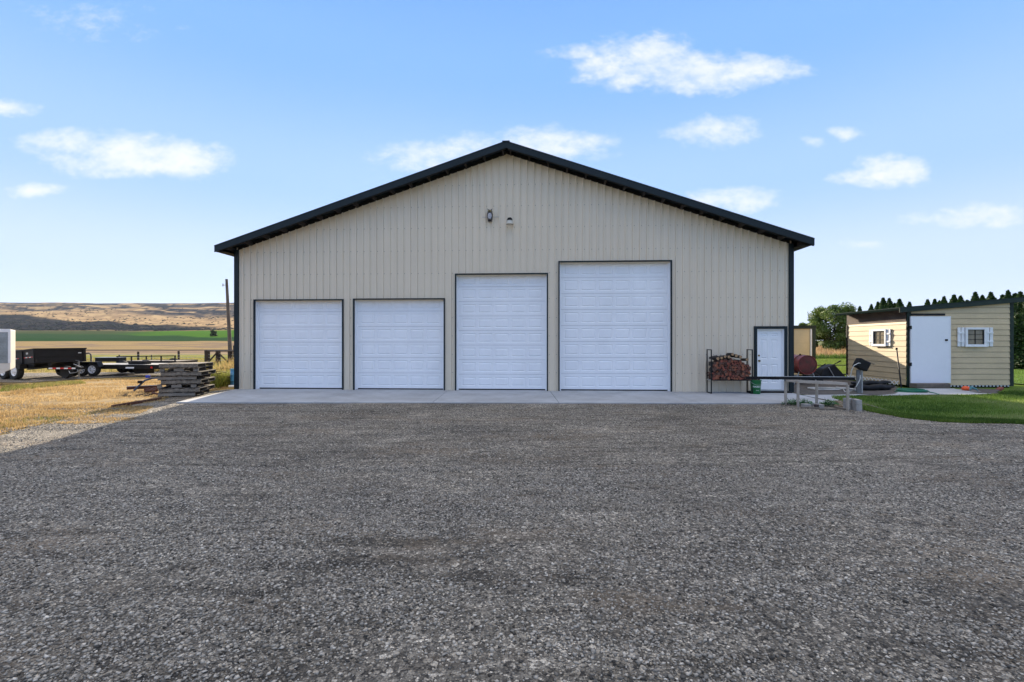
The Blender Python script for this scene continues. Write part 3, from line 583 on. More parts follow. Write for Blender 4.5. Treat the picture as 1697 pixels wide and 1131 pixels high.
b = MB(); b.lathe([(.125, 0), (.13, .01), (.155, .40), (.168, .405), (.168, .43), (.150, .432), (.145, .42), (.12, .03)], n=28, cap=False); b.lathe([(.001, .004), (.125, .004)], n=28, cap=False); b.build('pail', greenpl, bucket, True)
b = MB(); b.tube([(.168*math.cos(t), .168*math.sin(t)-.01, .40-.11*math.sin(t)*0-.12*max(0, -math.sin(t))) for t in np.linspace(math.pi, 2*math.pi, 14)], .004, 6); b.build('handle', galv, bucket)
b = MB()
for k in range(16):
    t = random.random()*6.28; r_ = random.random()*.11; b.tube([(math.cos(t)*r_, math.sin(t)*r_, .33), (math.cos(t)*r_*1.15+random.uniform(-.02, .02), math.sin(t)*r_*1.1, .44+random.random()*.04)], .012, 5)
b.build('kindling', lside, bucket)
def text(body, size, Mx, m_, parent, name='lettering', bend=None):
    c = bpy.data.curves.new('t', 'FONT'); c.body = body; c.size = size; c.extrude = .001; c.align_x = 'CENTER'
    o = bpy.data.objects.new('t', c); COL.objects.link(o); dg = bpy.context.evaluated_depsgraph_get(); dg.update(); me = bpy.data.meshes.new_from_object(o.evaluated_get(dg)); bpy.data.objects.remove(o)
    for v in me.vertices:
        x, y, z = v.co
        if bend: rad = bend(y); a = x/rad; v.co = (rad*math.sin(a), -(rad+z*1.5)*math.cos(a), y)
        else: v.co = Mx @ Vector((x, y, z))
    me.materials.clear(); me.materials.append(m_); q = bpy.data.objects.new(name, me); COL.objects.link(q); q.parent = parent; return q
lw = mat('white_letter', (.85, .87, .85), .5)
q = text('MARKET', .075, None, lw, bucket, bend=lambda y: .128+(y+.20)*.0625+.003); q.location = (0, 0, .20)
q = text('market.com', .026, None, lw, bucket, bend=lambda y: .128+(y+.12)*.0625+.003); q.location = (0, 0, .11)
bpy.data.objects.remove(q)
b = MB(); b.box(-.05, .04, -.1395, -.134, .112, .118); b.build('lettering', lw, bucket)
# ------------------------------------------------------------------ welding table frame, beam, blocks, box on post, hoses
def legs_frame():
    L = {'a': G(1302, 671.5), 'b': G(1322.5, 675.5), 'c': G(1353.5, 674), 'd': G(1405, 681.5)}
    zt = .665; t = thing('steel_table', 'low table frame of square steel tube on gravel in front of the entry door', 'table frame', L['b'])
    loc = {k: v-L['b'] for k, v in L.items()}
    back = loc['d']+(loc['a']-loc['b'])*1.0; loc['e'] = back
    for k in ('a', 'b', 'c', 'd', 'e'):
        if k == 'e': continue
        p = loc[k]; b = MB(); s = .024; b.box(p.x-s, p.x+s, p.y-s, p.y+s, 0, zt-.0505); b.build('leg', tablem, t, bevel=.003)
    b = MB()
    for p, q in (('b', 'd'), ('a', 'b'), ('d', 'e'), ('a', 'e')):
        A, B = loc[p]+Vector((0, 0, zt-.025)), loc[q]+Vector((0, 0, zt-.025)); d = (B-A).normalized()*(.0 if (p, q) in (('b', 'd'), ('a', 'e')) else .03); b.bar(A+d, B-d, .05, .05)
    b.build('top_frame', tablem, t)
    return L
L4 = legs_frame()
A, B_ = P(1237, 629, 12.25), P(1416, 630.5, 12.0); A.z = .715; B_.z = .715
b = MB(); d = (B_-A); ln = d.length; b.box(0, ln, -.03, .03, .0, .008); b.box(0, ln, -.03, -.022, .008, .07); b.box(0, ln, .022, .03, .008, .07); b.box(ln*.23, ln*.30, -.045, .045, -.004, -.0005); b.box(ln*.27, ln, -.034, .034, .0705, .078, 1)
o = b.build('steel_beam', [blackm, galv]); o.location = (A.x, A.y, .668); o.rotation_euler = (0, 0, math.atan2(d.y, d.x)); tag(o, 'long dark steel channel with a bright top edge lying across the low steel table', 'steel beam')
def cinder(name, p, w, d_, h, rz, label, holes=True):
    b = MB(); 
    b.box(-w/2, w/2, -d_/2, d_/2, 0, h*.5-.002); b.box(-w/2+.003, w/2-.002, -d_/2+.003, d_/2, h*.5, h)
    o = b.build(name, cblock, bevel=.006); o.location = p; o.rotation_euler = (0, 0, rz); tag(o, label, 'concrete block', 'concrete blocks by the table leg'); return o
p = G(1414, 680); cinder('concrete_block', (p.x, p.y+.12, 0), .20, .19, .27, R(12), 'wider grey concrete block pair right beside the last table leg')
p = G(1425.5, 682); cinder('concrete_block', (p.x+.0, p.y+.14, 0), .12, .36, .27, R(-14), 'narrow pale concrete block pair nearest the lawn edge, top face bright')
p = G(1345, 676.5); b = MB(); b.box(-.16, .0, 0, .18, 0, .09); o = b.build('concrete_block', cblock, bevel=.006); o.location = p; tag(o, 'low grey paver block lying left of the third table leg', 'concrete block')
p = G(1366, 677.5); b = MB(); b.box(-.19, .0, 0, .18, 0, .10); o = b.build('concrete_block', cblock, bevel=.006); o.location = p; tag(o, 'pale low block lying just right of the third table leg', 'concrete block')
for (x0, y0, x1, y1, lb) in ((1327, 677.5, 1358, 678.5, 'short weathered edging board in front of the green weeds'), (1358, 680.5, 1386, 680.5, 'flat grey edging board between the table legs'), (1383, 676, 1402, 681, 'slanting weathered edging board near the last table leg'), (1432, 672, 1470, 683, 'long weathered edging board along the lawn edge')):
    A, B_ = G(x0, y0), G(x1, y1); b = MB(); b.bar(A+Vector((0, 0, .025)), B_+Vector((0, 0, .025)), .05, .05); o = b.build('edging_board', agedwood, bevel=.004); tag(o, lb, 'edging board')
b = MB(); b.lathe([(.035, 0), (.05, .05), (.055, .11), (.048, .112)], n=14); o = b.build('flower_pot', mat('brown_clay', (.06, .045, .04), .8), smooth=True); o.location = G(1353, 678)-Vector((0, 0, 0)); tag(o, 'small dark clay pot at the foot of the third table leg', 'pot')
b = MB()
for k in range(16):
    A = G(1393+random.uniform(-9, 9), 671+random.uniform(-5, 6)); s = random.uniform(.03, .07); b.lathe([(s*.4, 0), (s, s*.3), (s*.8, s*.8), (s*.2, s)], A, (0, 0, 1), 6)
o = b.build('rubble', mat('tan_rock', (.22, .17, .11), .9, noise=10, var=.3), smooth=False); tag(o, 'small heap of tan rubble stones beside the concrete blocks', 'rubble', kind='stuff')
# black box on post
pp = G(1422.5, 652); post = thing('meter_box', 'tilted black box on a grey post with a white hose looped over it', 'box on post', pp)
b = MB(); b.box(-.055, .055, -.03, .03, 0, .75); b.build('post', mat('grey_post', (.16, .16, .155), .7, noise=6, var=.2), post); b = MB(); b.tube([(.10, -.02, 0), (.10, -.02, .78)], .022, 8); b.build('pipe', galv, post)
b = MB(); Mx = Matrix.Translation((.09, -.02, .90)) @ Matrix.Rotation(R(27), 4, 'Y'); b.box(-.20, .17, -.13, .11, -.15, .16, M=Mx); b.build('box', blackp, post, bevel=.03)
b = MB(); b.bar(Mx @ Vector((.05, -.02, .18)), Mx @ Vector((.34, -.02, .20)), .05, .04); b.build('handle', mat('tan_wood', (.32, .23, .15), .8), post)
b = MB(); q0 = pp
b.tube([Vector(q) for q in [tuple(P(1409, 628, pp.y-.05)), tuple(P(1411, 615, pp.y-.1)), tuple(P(1415, 606, pp.y-.17)), tuple(P(1423, 602.0, pp.y-.17)), tuple(P(1430, 603.0, pp.y-.1)), tuple(P(1434, 606, pp.y))]], .012, 8)
def coil(cx, cy, rx, ry, turns, seed, z0=.02, rh=.012):
    r_ = random.Random(seed); pts = []
    for t in range(turns):
        ox, oy, sx, sy = r_.uniform(-.12, .12)*rx, r_.uniform(-.12, .12)*ry, r_.uniform(.72, 1.05), r_.uniform(.72, 1.05)
        for k in range(20):
            a = 2*math.pi*k/20; pts.append((cx+ox*(k/20)+math.cos(a)*rx*sx, cy+oy+math.sin(a)*ry*sy, z0+t*rh*1.2+.004*math.sin(a*3)))
    return pts
c = G(1368, 646); pts = coil(c.x, c.y, .55, .35, 3, 3); b.tube(pts, .012, 7)
b.tube([pts[-1], tuple(G(1400, 649.5, .02)), tuple(G(1412, 648, .03)), tuple(P(1419, 641, pp.y-.08)), tuple(P(1425, 630, pp.y-.12)), tuple(P(1426, 622, pp.y-.1))], .013, 8)
o = b.build('garden_hose', hosew, smooth=True); tag(o, 'white hose coiled behind the steel table and looped over the black box', 'hose')
c = G(1511, 650.5); b = MB(); pts = coil(c.x, c.y, .48, .34, 6, 8, .02, .012); b.tube(pts, .014, 7); b.tube([pts[-1], tuple(G(1541, 650, .04)), tuple(G(1550, 652, .03)), tuple(G(1556, 654, .03))], .014, 7)
o = b.build('garden_hose', hoseg, smooth=True); tag(o, 'dark green garden hose coiled on the pad before the small shed door', 'hose')
# grey pipe on the ground + low black tarp bundle
A, B_ = G(1386, 643.5, .05), G(1419, 646.5, .05); b = MB(); b.tube([A, B_], .045, 12); o = b.build('plastic_pipe', galv, smooth=True); tag(o, 'short pale grey pipe lying on the ground behind the table', 'pipe')
def bundle():
    A, B_ = G(1427, 650), G(1494, 648); b = MB(); n = 26
    for (dy, zz, rr) in ((0, .10, .105), (.28, .12, .12), (.14, .24, .08)):
        pts = []; rad = []
        for k in range(n):
            t = k/(n-1); p = A.lerp(B_, t); pts.append((p.x, p.y+dy+.3+.03*math.sin(t*9), zz+.015*math.sin(t*14+dy*9))); rad.append(rr*(.35+.65*min(1, 6*t, 5*(1-t)))*(1+.06*math.sin(t*31+dy*7)))
        b.tube(pts, rr, 12, radii=rad)
    o = b.build('tarp_roll', blackp, smooth=True); tag(o, 'long roll of black plastic sheeting lying under the shed side window', 'plastic roll')
bundle()
# ------------------------------------------------------------------ cream shed on the right
sA, sB = Vector((14.63, 20.5, 0)), Vector((14.26, 17.0, 0)); sC = Vector(((1677-CX)/F*17.0, 17.0, 0))
shed = thing('garden_shed', 'cream lap sided shed with sloping roof, white door and shuttered windows on the lawn', 'shed', sB)
SD = (sB-sA).normalized(); SN = Vector((SD.y, -SD.x, 0))      # side wall: outward normal to the left
if SN.x > 0: SN = -SN
sl = (sB-sA).length; fw = (sC-sB).length
def lap(b, n, z0, pitch, ztop_fn, org, d, nrm, length, mi=0):
    """clapboards: each row leans out at its bottom edge"""
    k = 0; z = z0
    while True:
        za_ = z+pitch; t0, t1 = ztop_fn(0), ztop_fn(length)
        if z >= max(t0, t1): break
        def pt(s, h, o_): return org+d*s+nrm*o_+Vector((0, 0, h))
        def cut(s, h): return min(h, ztop_fn(s))
        # sub-split so a sloping top cuts cleanly
        m_ = 12 if za_ > min(t0, t1) else 1
        for j in range(m_):
            s0, s1 = length*j/m_, length*(j+1)/m_; h0, h1 = cut(s0, za_), cut(s1, za_)
            if h0 <= z and h1 <= z: continue
            h0, h1 = max(h0, z), max(h1, z); g_ = z+.012; h0, h1 = max(h0, g_), max(h1, g_); b.quad(pt(s0, g_, .030), pt(s1, g_, .030), pt(s1, h1, .016), pt(s0, h0, .016), mi); b.quad(pt(s0, g_, -.03), pt(s1, g_, -.03), pt(s1, g_, .030), pt(s0, g_, .030), mi); b.quad(pt(s0, z, -.03), pt(s1, z, -.03), pt(s1, g_, -.03), pt(s0, g_, -.03), mi); b.quad(pt(s0, z, -.03), pt(s1, z, -.03), pt(s1, z, .016), pt(s0, z, .016), mi)
        z = za_
    return b
O0 = Vector((0, 0, 0)); locA = sA-sB
frontTop = lambda s: 2.70+(3.06-2.70)*s/fw
b = MB(); lap(b, 0, .06, .2, frontTop, O0, Vector((1, 0, 0)), Vector((0, -1, 0)), fw); b.build('front_wall', cream, shed, rec=False)
b = MB(); lap(b, 0, .06, .2, lambda s: 2.36, locA, SD, SN, sl); b.build('side_wall', cream, shed, rec=False)
b = MB()                                                     # bare corrugated sheet above the boards on the side
nn_ = 9
for k in range(nn_*2):
    z0 = 2.36+k*.44/(nn_*2); z1 = 2.36+(k+1)*.44/(nn_*2); o0 = .018+(.022 if k % 2 else 0); o1 = .018+(0 if k % 2 else .022)
    b.quad(locA-SD*.03+SN*o0+Vector((0, 0, z0)), locA+SD*sl+SN*o0+Vector((0, 0, z0)), locA+SD*sl+SN*o1+Vector((0, 0, z1)), locA-SD*.03+SN*o1+Vector((0, 0, z1)))
b.build('corrugated_panel', corrug, shed, rec=False)
bk = Vector((fw, 0, 0))-SD*sl
b = MB(); b.quad(locA+Vector((0, 0, .06)), bk+Vector((0, 0, .06)), bk+Vector((0, 0, 3.06)), locA+Vector((0, 0, 2.7))); b.quad(Vector((fw, 0, .06)), bk+Vector((0, 0, .06)), bk+Vector((0, 0, 3.06)), Vector((fw, 0, 3.06))); b.build('rear_wall', cream, shed, rec=False)
def zroof(x): return 2.87+(x+.36)*.083
b = MB(); fl, bl = Vector((-.36, -.14, 0)), locA+Vector((-.36, .25, 0)); fr, br = Vector((fw+1.1, -.14, 0)), bk+Vector((1.1, .25, 0))
c8 = [Vector((p.x, p.y, zroof(p.x if i in (0, 1) else p.x-locA.x)-.03)) for i, p in enumerate((fl, fr, br, bl))]; c8 += [p+Vector((0, 0, .03)) for p in c8]
b.hexa(c8); rfs = b.build('roof', mat('shed_roof_metal', (.035, .048, .046), .95, noise=2, var=.1, spec=.05), shed)
b = MB(); b.hexa([Vector((fl.x, -.13, zroof(fl.x)-.19)), Vector((fr.x, -.13, zroof(fr.x)-.17)), Vector((fr.x, -.10, zroof(fr.x)-.17)), Vector((fl.x, -.10, zroof(fl.x)-.19)), Vector((fl.x, -.13, zroof(fl.x)-.032)), Vector((fr.x, -.13, zroof(fr.x)-.032)), Vector((fr.x, -.10, zroof(fr.x)-.032)), Vector((fl.x, -.10, zroof(fl.x)-.032))]); b.build('fascia', greentrim, rfs)
b = MB(); b.hexa([bl+Vector((0, 0, 2.87-.10)), fl+Vector((0, .04, 2.87-.10)), fl+Vector((.03, .04, 2.87-.10)), bl+Vector((.03, 0, 2.87-.10)), bl+Vector((0, 0, 2.87-.035)), fl+Vector((0, .04, 2.87-.035)), fl+Vector((.03, .04, 2.87-.035)), bl+Vector((.03, 0, 2.87-.035))]); b.build('eave_board', mat('matte_dark_green', (.014, .022, .019), 1.0, spec=0.0), rfs)
for (x0, x1, y0, y1, zt) in ((-.015, .12, -.035, -.001, 2.71), (fw-.10, fw+.03, -.035, .10, 3.05)):
    b = MB(); b.box(x0, x1, y0, y1, .03, zt); b.build('corner_trim', greentrim, shed)
b = MB(); b.bar(locA+SN*.02+Vector((0, 0, .03)), locA+SN*.02+Vector((0, 0, 2.35)), .07, .07); b.build('corner_trim', blackm, shed)
def s2(px, py): q = P(px, py, 16.93); return q.x-sB.x, q.z
x0, zt = s2(1508, 524.5); x1, zb_ = s2(1574, 635)
b = MB(); b.box(x0, x1, -.105, -.06, zb_, zt); do = b.build('door', mat('shed_door_white', (.82, .84, .88), .45, noise=1, var=.02), shed, bevel=.004)
b = MB(); t_ = .025; b.box(x0-.004, x0+t_, -.112, -.106, zb_, zt); b.box(x1-t_, x1+.004, -.112, -.106, zb_, zt); b.box(x0+t_, x1-t_, -.112, -.106, zt-t_, zt); b.build('door_edge', whitepaint, do)
for py in (543, 604):
    _, zz = s2(1508, py); b = MB(); b.box(x0-.05, x0+.03, -.118, -.058, zz-.06, zz+.06); b.build('hinge', blackm, do)
lx, lz = s2(1567, 564); b = MB(); b.box(lx-.05, lx+.035, -.125, -.106, lz-.03, lz+.035); b.lathe([(.016, 0), (.016, .03)], (lx, -.125, lz), (0, -1, 0), 10); b.build('latch', blackm, do)
hx0, hz = s2(1511, 520); hx1, _ = s2(1567, 520); b = MB(); b.box(hx0, hx1, -.058, -.031, hz-.07, hz+.0); b.build('door_header', blackm, shed)
b = MB(); ex0, ez0 = s2(1513, 637); b.box(x0+.1, x1-.03, -.055, -.0, .02, zb_+.01); b.build('door_sill', mat('sill_wood', (.30, .27, .24), .9), shed)
def window(org, d, nrm, w, h, fr=.075, shut=.24, gap=.02):
    """framed sash with muntins and board shutters, org = lower-left outside corner on the wall"""
    def bx(b, s0, s1, o0, o1, h0, h1, mi=0): b.hexa([org+d*s+nrm*o+Vector((0, 0, z)) for z in (h0, h1) for (s, o) in ((s0, o1), (s1, o1), (s1, o0), (s0, o0))], mi)
    b = MB(); bx(b, 0, fr, .0, .075, 0, h); bx(b, w-fr, w, 0, .075, 0, h); bx(b, fr, w-fr, 0, .075, h-fr, h); bx(b, fr, w-fr, 0, .075, 0, fr); bx(b, -.02, w+.02, .0751, .09, -.015, .025)
    wi = b.build('window', whitepaint, shed)
    b = MB(); bx(b, fr, w-fr, .018, .026, fr, h-fr); b.build('pane', mat('pane_tan_reflection', (.20, .17, .12), .25, noise=3, var=.2, spec=.6), wi)  # tan reflection painted into the pane colour
    b = MB(); m_ = .011; bx(b, w/2-m_, w/2+m_, .027, .04, fr, h-fr)
    for q in (1, 2): zz = fr+(h-2*fr)*q/3; bx(b, fr, w/2-m_, .027, .038, zz-m_*.7, zz+m_*.7); bx(b, w/2+m_, w-fr, .027, .038, zz-m_*.7, zz+m_*.7)
    t_ = .02; bx(b, fr, fr+t_, .0265, .05, fr, h-fr); bx(b, w-fr-t_, w-fr, .0265, .05, fr, h-fr); bx(b, fr+t_, w-fr-t_, .0265, .05, h-fr-t_, h-fr); b.build('sash', blackm, wi)
    for s0 in (-gap-shut, w+gap):
        b = MB(); bw = (shut-.03)/2; bx(b, s0, s0+bw, .02, .04, -.0, h); bx(b, s0+bw+.03, s0+shut, .02, .04, 0, h)
        for q in (.26, .72): bx(b, s0+.005, s0+shut-.005, .0405, .06, h*q-.03, h*q+.03)
        b.build('shutter', whitepaint, wi)
x0w, zw1 = s2(1599.5, 543); x1w, zw0 = s2(1634, 574.5); window(Vector((x0w, -.024, zw0)), Vector((1, 0, 0)), Vector((0, -1, 0)), x1w-x0w, zw1-zw0)
# side window: solve its place along the side wall from its image column
def side_s(px):
    k = (px-CX)/F; o = sA; return (k*o.y-o.x)/(SD.x-k*SD.y)
s0, s1 = side_s(1449), side_s(1472); Ym = (sA+SD*(s0+s1)/2).y; z0 = H-(573.5-CY)/F*Ym; z1 = H-(546-CY)/F*Ym
window(locA+SD*s0+SN*.024+Vector((0, 0, z0)), SD, SN, s1-s0, z1-z0, fr=.07, shut=.19)
# near-black strip painting the shaded gap below, scalloped skirt, bricks under the front
b = MB(); b.box(.1, fw-.05, .05, .08, -.05, .06); b.build('shade_gap', soffit, shed)
b = MB(); k = .0
x = x1+.05
while x < fw-.12:
    b.poly([(x, -.006, .062), (x+.10, -.006, .062), (x+.075, -.006, .015), (x+.025, -.006, .015)]); x += .13
b.build('skirting', whitepaint, shed, rec=False)
b = MB(); nlat = 14
for k in range(nlat):
    s_a = sl*(.03+.90*k/nlat); s_b = s_a+sl*.9/nlat*.85
    for (q0_, q1_) in ((0, 1), (1, 0)):
        b.bar(locA+SD*s_a+SN*.10+Vector((0, 0, -.02+.15*q0_+.06)), locA+SD*s_b+SN*(.10+(.004 if q0_ else 0))+Vector((0, 0, -.02+.15*q1_+.06)), .012, .035)
b.build('lattice', whitepaint, shed)
stp = P(1516, 646, 16.6); stq = P(1572, 637, 16.6)
b = MB(); b.box(0, stq.x-stp.x, 0, .32, 0, .155); o = b.build('door_step', mat('step_wood', (.16, .13, .11), .9, noise=6, var=.2, streak=(1, 1, 14, .3)), bevel=.01); o.location = (stp.x, 16.52, .0); tag(o, 'weathered brown wooden step in front of the white shed door', 'step')
for i, px in enumerate((1576, 1583.5, 1591)):
    q = G(px, 645.5); b = MB(); b.box(-.07, .07, -.02, .10, 0, .09); o = b.build('brick', brick, bevel=.005); o.location = (q.x, 16.8, 0); o.rotation_euler = (0, 0, random.uniform(-.2, .2)); tag(o, ('red brick under the shed front nearest the wooden step', 'middle one of three red bricks under the shed front', 'red brick under the shed front just left of the orange ball')[i], 'brick')
q = G(1658, 647); b = MB(); b.box(-.13, .10, -.05, .08, 0, .08); o = b.build('brick', brick, bevel=.008); o.location = q; o.rotation_euler = (0, R(-20), R(15)); tag(o, 'tilted brown brick at the right front corner of the shed', 'brick')
q = G(1600.5, 648.5); bm = bmesh.new(); bmesh.ops.create_uvsphere(bm, u_segments=20, v_segments=14, radius=.115)
for v in bm.verts: v.co.z *= .75; a_ = math.atan2(v.co.y, v.co.x); f_ = 1-.05*abs(math.cos(a_*4)); v.co.x *= f_; v.co.y *= f_
me = bpy.data.meshes.new('ball'); bm.to_mesh(me); bm.free(); me.materials.append(orange); me.polygons.foreach_set('use_smooth', [True]*len(me.polygons)); o = bpy.data.objects.new('ball', me); COL.objects.link(o); o.location = (q.x, q.y, .085); tag(o, 'squashed orange ball lying by the shed front wall', 'ball')
b = MB(); A = G(1607, 646, .10); b.tube([A, A+Vector((.05, .0, .07)), A+Vector((.18, -.02, .02)), A+Vector((.26, -.02, -.06))], .02, 6, radii=[.02, .05, .03, .006]); o = b.build('hand_trowel', mat('teal_plastic', (.08, .22, .24), .5), smooth=True); tag(o, 'small teal garden tool leaning behind the orange ball', 'garden tool')
A, B_ = G(1609, 649.3, .02), G(1624, 649.3, .02); b = MB(); b.bar(A, B_, .1, .04); o = b.build('paver', cblock, bevel=.005); tag(o, 'thin grey paver strip right of the orange ball', 'paver')
A, B_ = P(1486, 579, 17.0), P(1494, 646, 16.4); b = MB(); b.tube([A, B_], .022, 8); b.tube([A+Vector((-.01, 0, -.02)), A+Vector((.0, 0, .05))], .035, 8); o = b.build('metal_bar', blackm, smooth=True); tag(o, 'thin black pole leaning on the shed side wall', 'pole')
sheet('shed_pad', [G(1440, 657.5)[:2], G(1480, 654)[:2], G(1490, 648)[:2], G(1512, 645)[:2], G(1580, 645)[:2], G(1650, 654.5)[:2], G(1600, 655.5)[:2], G(1520, 656)[:2], G(1470, 658)[:2]], .022, concrete, .08, 0, .03)
sheet('bare_soil', [(9.3, 21.5), (13.6, 23), (14.3, 20.5), (14.1, 17.1)]+[G(x, y)[:2] for x, y in ((1500, 655), (1440, 658), (1400, 655), (1340, 655), (1320, 652))], .008, mat('dark_soil', (.085, .075, .065), .95, noise=6, var=.4, bump=.6, bscale=25), .12, .01, .08)
sheet('bare_soil', [G(x, y)[:2] for x, y in ((1580, 644), (1660, 647), (1655, 655), (1612, 652))], .03, MATS['dark_soil'], .08, .01, .04)
# ------------------------------------------------------------------ cream outbuilding behind, rail, tank, wheelbarrow
sp = Vector(((1352-CX)/F*22.5, 22.5, 0)); sh2 = thing('small_outbuilding', 'small cream outbuilding with dark green trim half hidden behind the big shop', 'outbuilding', sp)
b = MB(); 
for k in range(6): b.box(-2.6, -.16, .02-.004*(k % 1), .06, .05+k*.38, .05+k*.38+.372)
b.build('front_wall', creamlit, sh2)
b = MB(); b.box(-.16, 0, 0, .10, 0, 2.24); b.build('corner_trim', greentrim, sh2); b = MB(); b.box(-2.65, .0, -.03, .10, 2.245, 2.37); b.build('fascia', greentrim, sh2)
b = MB(); b.box(-2.6, -.02, .11, 2.2, .02, 2.24); b.build('side_wall', cream, sh2); b = MB(); b.box(-2.75, .03, -.06, 2.4, 2.372, 2.40); b.build('roof', greentrim, sh2)
b = MB(); b.box(-.26, -.20, -.02, .018, .02, 2.24); b.build('door_edge', whitepaint, sh2)
q = P(1352.5, 602.5, 22.35); b = MB(); b.lathe([(.06, 0), (.06, .02), (.03, .05)], (0, 0, 0), (0, -1, 0), 12); o = b.build('reflector', mat('red_reflector', (.7, .05, .02), .3)); o.location = (q.x-.03, 22.45, q.z); o.scale = (1, 1, 1.6); tag(o, 'red reflector fixed to the green corner of the small outbuilding', 'reflector')
tk = thing('fuel_tank', 'red cylindrical fuel tank lying on a grey pipe stand beside the big shop', 'tank', (11.15, 17.75, 0), R(0))
b = MB(); b.lathe([(.05, .02), (.342, .02), (.345, .0), (.365, .0), (.368, .02), (.365, .03), (.365, 1.25), (.34, 1.28), (.05, 1.3)], (0, 0, .76), (0, 1, 0), 40); b.build('drum', redtank, tk, True)
b = MB(); b.lathe([(.01, .006), (.20, .008), (.335, .016), (.342, .0195)], (0, 0, .76), (0, 1, 0), 40, cap=False); b.build('end_cap', mat('rusty_red_end', (.15, .035, .028), .7, noise=3, var=.3, tint=(.07, .045, .03, 4, .8)), tk, True)
b = MB(); b.lathe([(.366, .0), (.380, .004), (.380, .03), (.366, .034)], (0, .30, .76), (0, 1, 0), 36, cap=False); b.lathe([(.366, .0), (.372, .004), (.372, .03), (.366, .034)], (0, .86, .76), (0, 1, 0), 36, cap=False); b.build('hoop', rustm, tk, True)
for y in (.12, 1.1):
    for sx in (-1, 1): b = MB(); b.tube([(sx*.46, y, 0), (sx*.22, y, .55)], .02, 8); b.build('leg', galv, tk)
b = MB(); b.bar((-.36, .12, .26), (.36, .12, .26), .03, .03); b.bar((-.36, 1.1, .26), (.36, 1.1, .26), .03, .03); b.bar((-.3, .14, .36), (-.3, 1.08, .36), .03, .03); b.bar((.3, .14, .36), (.3, 1.08, .36), .03, .03); b.build('stand_rail', galv, tk)
b = MB(); b.tube([(-.1, .3, 1.12), (-.1, .3, 1.17)], .03, 10); b.build('cap', blackm, tk)
A = P(1337, 626, 18.6); wb = thing('tarp_cover', 'black triangular sheet leaning in the shade right of the red tank', 'black sheet', (A.x, 18.5, 0))
b = MB(); b.hexa([(-.1, 0, .02), (.66, 0, .02), (.62, .3, .02), (-.1, .3, .02), (-.05, .1, .75), (.18, .1, .78), (.18, .2, .78), (-.05, .2, .75)]); b.build('sheet', blackp, wb, bevel=.02)
q = P(1385, 628, 18.6); wbar = thing('wheelbarrow', 'black wheelbarrow tipped on its side on the grass behind the steel table', 'wheelbarrow', (q.x-.3, 18.6, .22))
b = MB(); b.hexa([(-.48, -.25, .0), (.62, -.25, -.02), (.62, .3, -.02), (-.48, .3, .0), (-.30, -.18, .36), (.12, -.2, .54), (.12, .22, .54), (-.30, .2, .36)]); b.build('tray', blackp, wbar, bevel=.05)
b = MB(); b.tube([(-.16, -.27, .42), (.06, -.29, .02)], .014, 8); b.build('strut', galv, wbar)
b = MB(); b.tube([(.0, .1, .40), (.28, .1, .50), (.56, .12, .64)], .018, 8); b.tube([(.46, .12, .59), (.58, .12, .65)], .026, 8); b.build('handle', blackm, wbar)
b = MB(); b.lathe([(.06, -.03), (.13, -.04), (.15, 0), (.13, .04), (.06, .03)], (-.55, -.1, .02), (.5, 1, .3), 18); b.build('wheel', rubber, wbar, True)
b = MB(); A, B_ = P(1345, 605.5, 23.5), P(1412, 605.5, 23.5)
for z in (A.z, A.z-.45): b.tube([(A.x, 23.5, z), (B_.x+1.2, 23.5, z)], .022, 8)
rl = thing('pipe_rail', 'low dark pipe rail running between the outbuilding and the cream shed', 'rail', (0, 0, 0)); b.build('rail', blackm, rl)
for x in (A.x+.1, B_.x+1.0): b = MB(); b.tube([(x, 23.5, 0), (x, 23.5, A.z+.03)], .028, 8); b.build('post', blackm, rl)
A, B_ = P(1354, 612, 18.9), P(1368, 603.5, 18.9); b = MB(); b.tube([A+(A-B_)*1.2, B_], .022, 8); o = b.build('metal_bar', blackm); tag(o, 'short black bar slanting up beside the black sheet and red tank', 'bar')
# ------------------------------------------------------------------ vegetation
def blades(name, n, poly, hmin, hmax, wid, cols, seed, label, cat, z=0.0, lean=.5, zf=None, dens=None):
    r = np.random.default_rng(seed); xs = [p[0] for p in poly]; ys = [p[1] for p in poly]; X = r.uniform(min(xs), max(xs), n*3); Y = r.uniform(min(ys), max(ys), n*3)
    ins = inpoly(X+(fbm(X*1.3, Y*1.3, 3)-.5)*.24, Y+(fbm(X*1.3+40, Y*1.3+9, 3)-.5)*.24, poly)
    if dens is not None: ins &= dens(X, Y) > r.random(n*3)
    X, Y = X[ins][:n], Y[ins][:n]; n = len(X); h = hmin+(hmax-hmin)*r.random(n)*(.5+fbm(X*.8, Y*.8, 3)); a = r.random(n)*6.283; w = wid*(.6+.8*r.random(n)); ln = (r.random(n)*lean)*h; la = r.random(n)*6.283
    Z = np.full(n, z) if zf is None else zf(X, Y)
    dx, dy = np.cos(a)*w/2, np.sin(a)*w/2; p0 = np.stack([X-dx, Y-dy, Z], -1); p1 = np.stack([X+dx, Y+dy, Z], -1); p2 = np.stack([X+np.cos(la)*ln, Y+np.sin(la)*ln, Z+h], -1)
    V = np.stack([p0, p1, p2], 1).reshape(-1, 3); Fc = np.arange(3*n).reshape(-1, 3); cs = np.array(cols); k = fbm(X*.7+seed, Y*.9, 4); ci = np.clip((k-.25)*2*(len(cs)-1)+r.normal(0, .5, n), 0, len(cs)-1.001); i = ci.astype(int); f = (ci-i)[:, None]
    C = cs[i]*(1-f)+cs[np.minimum(i+1, len(cs)-1)]*f; C = C*(.75+.5*r.random((n, 1))); C = np.repeat(C[:, None], 3, 1); C = C.reshape(-1, 3)
    m_ = bladem(); o = npmesh(name, V, Fc, m_, C); tag(o, label, cat, kind='stuff'); return o
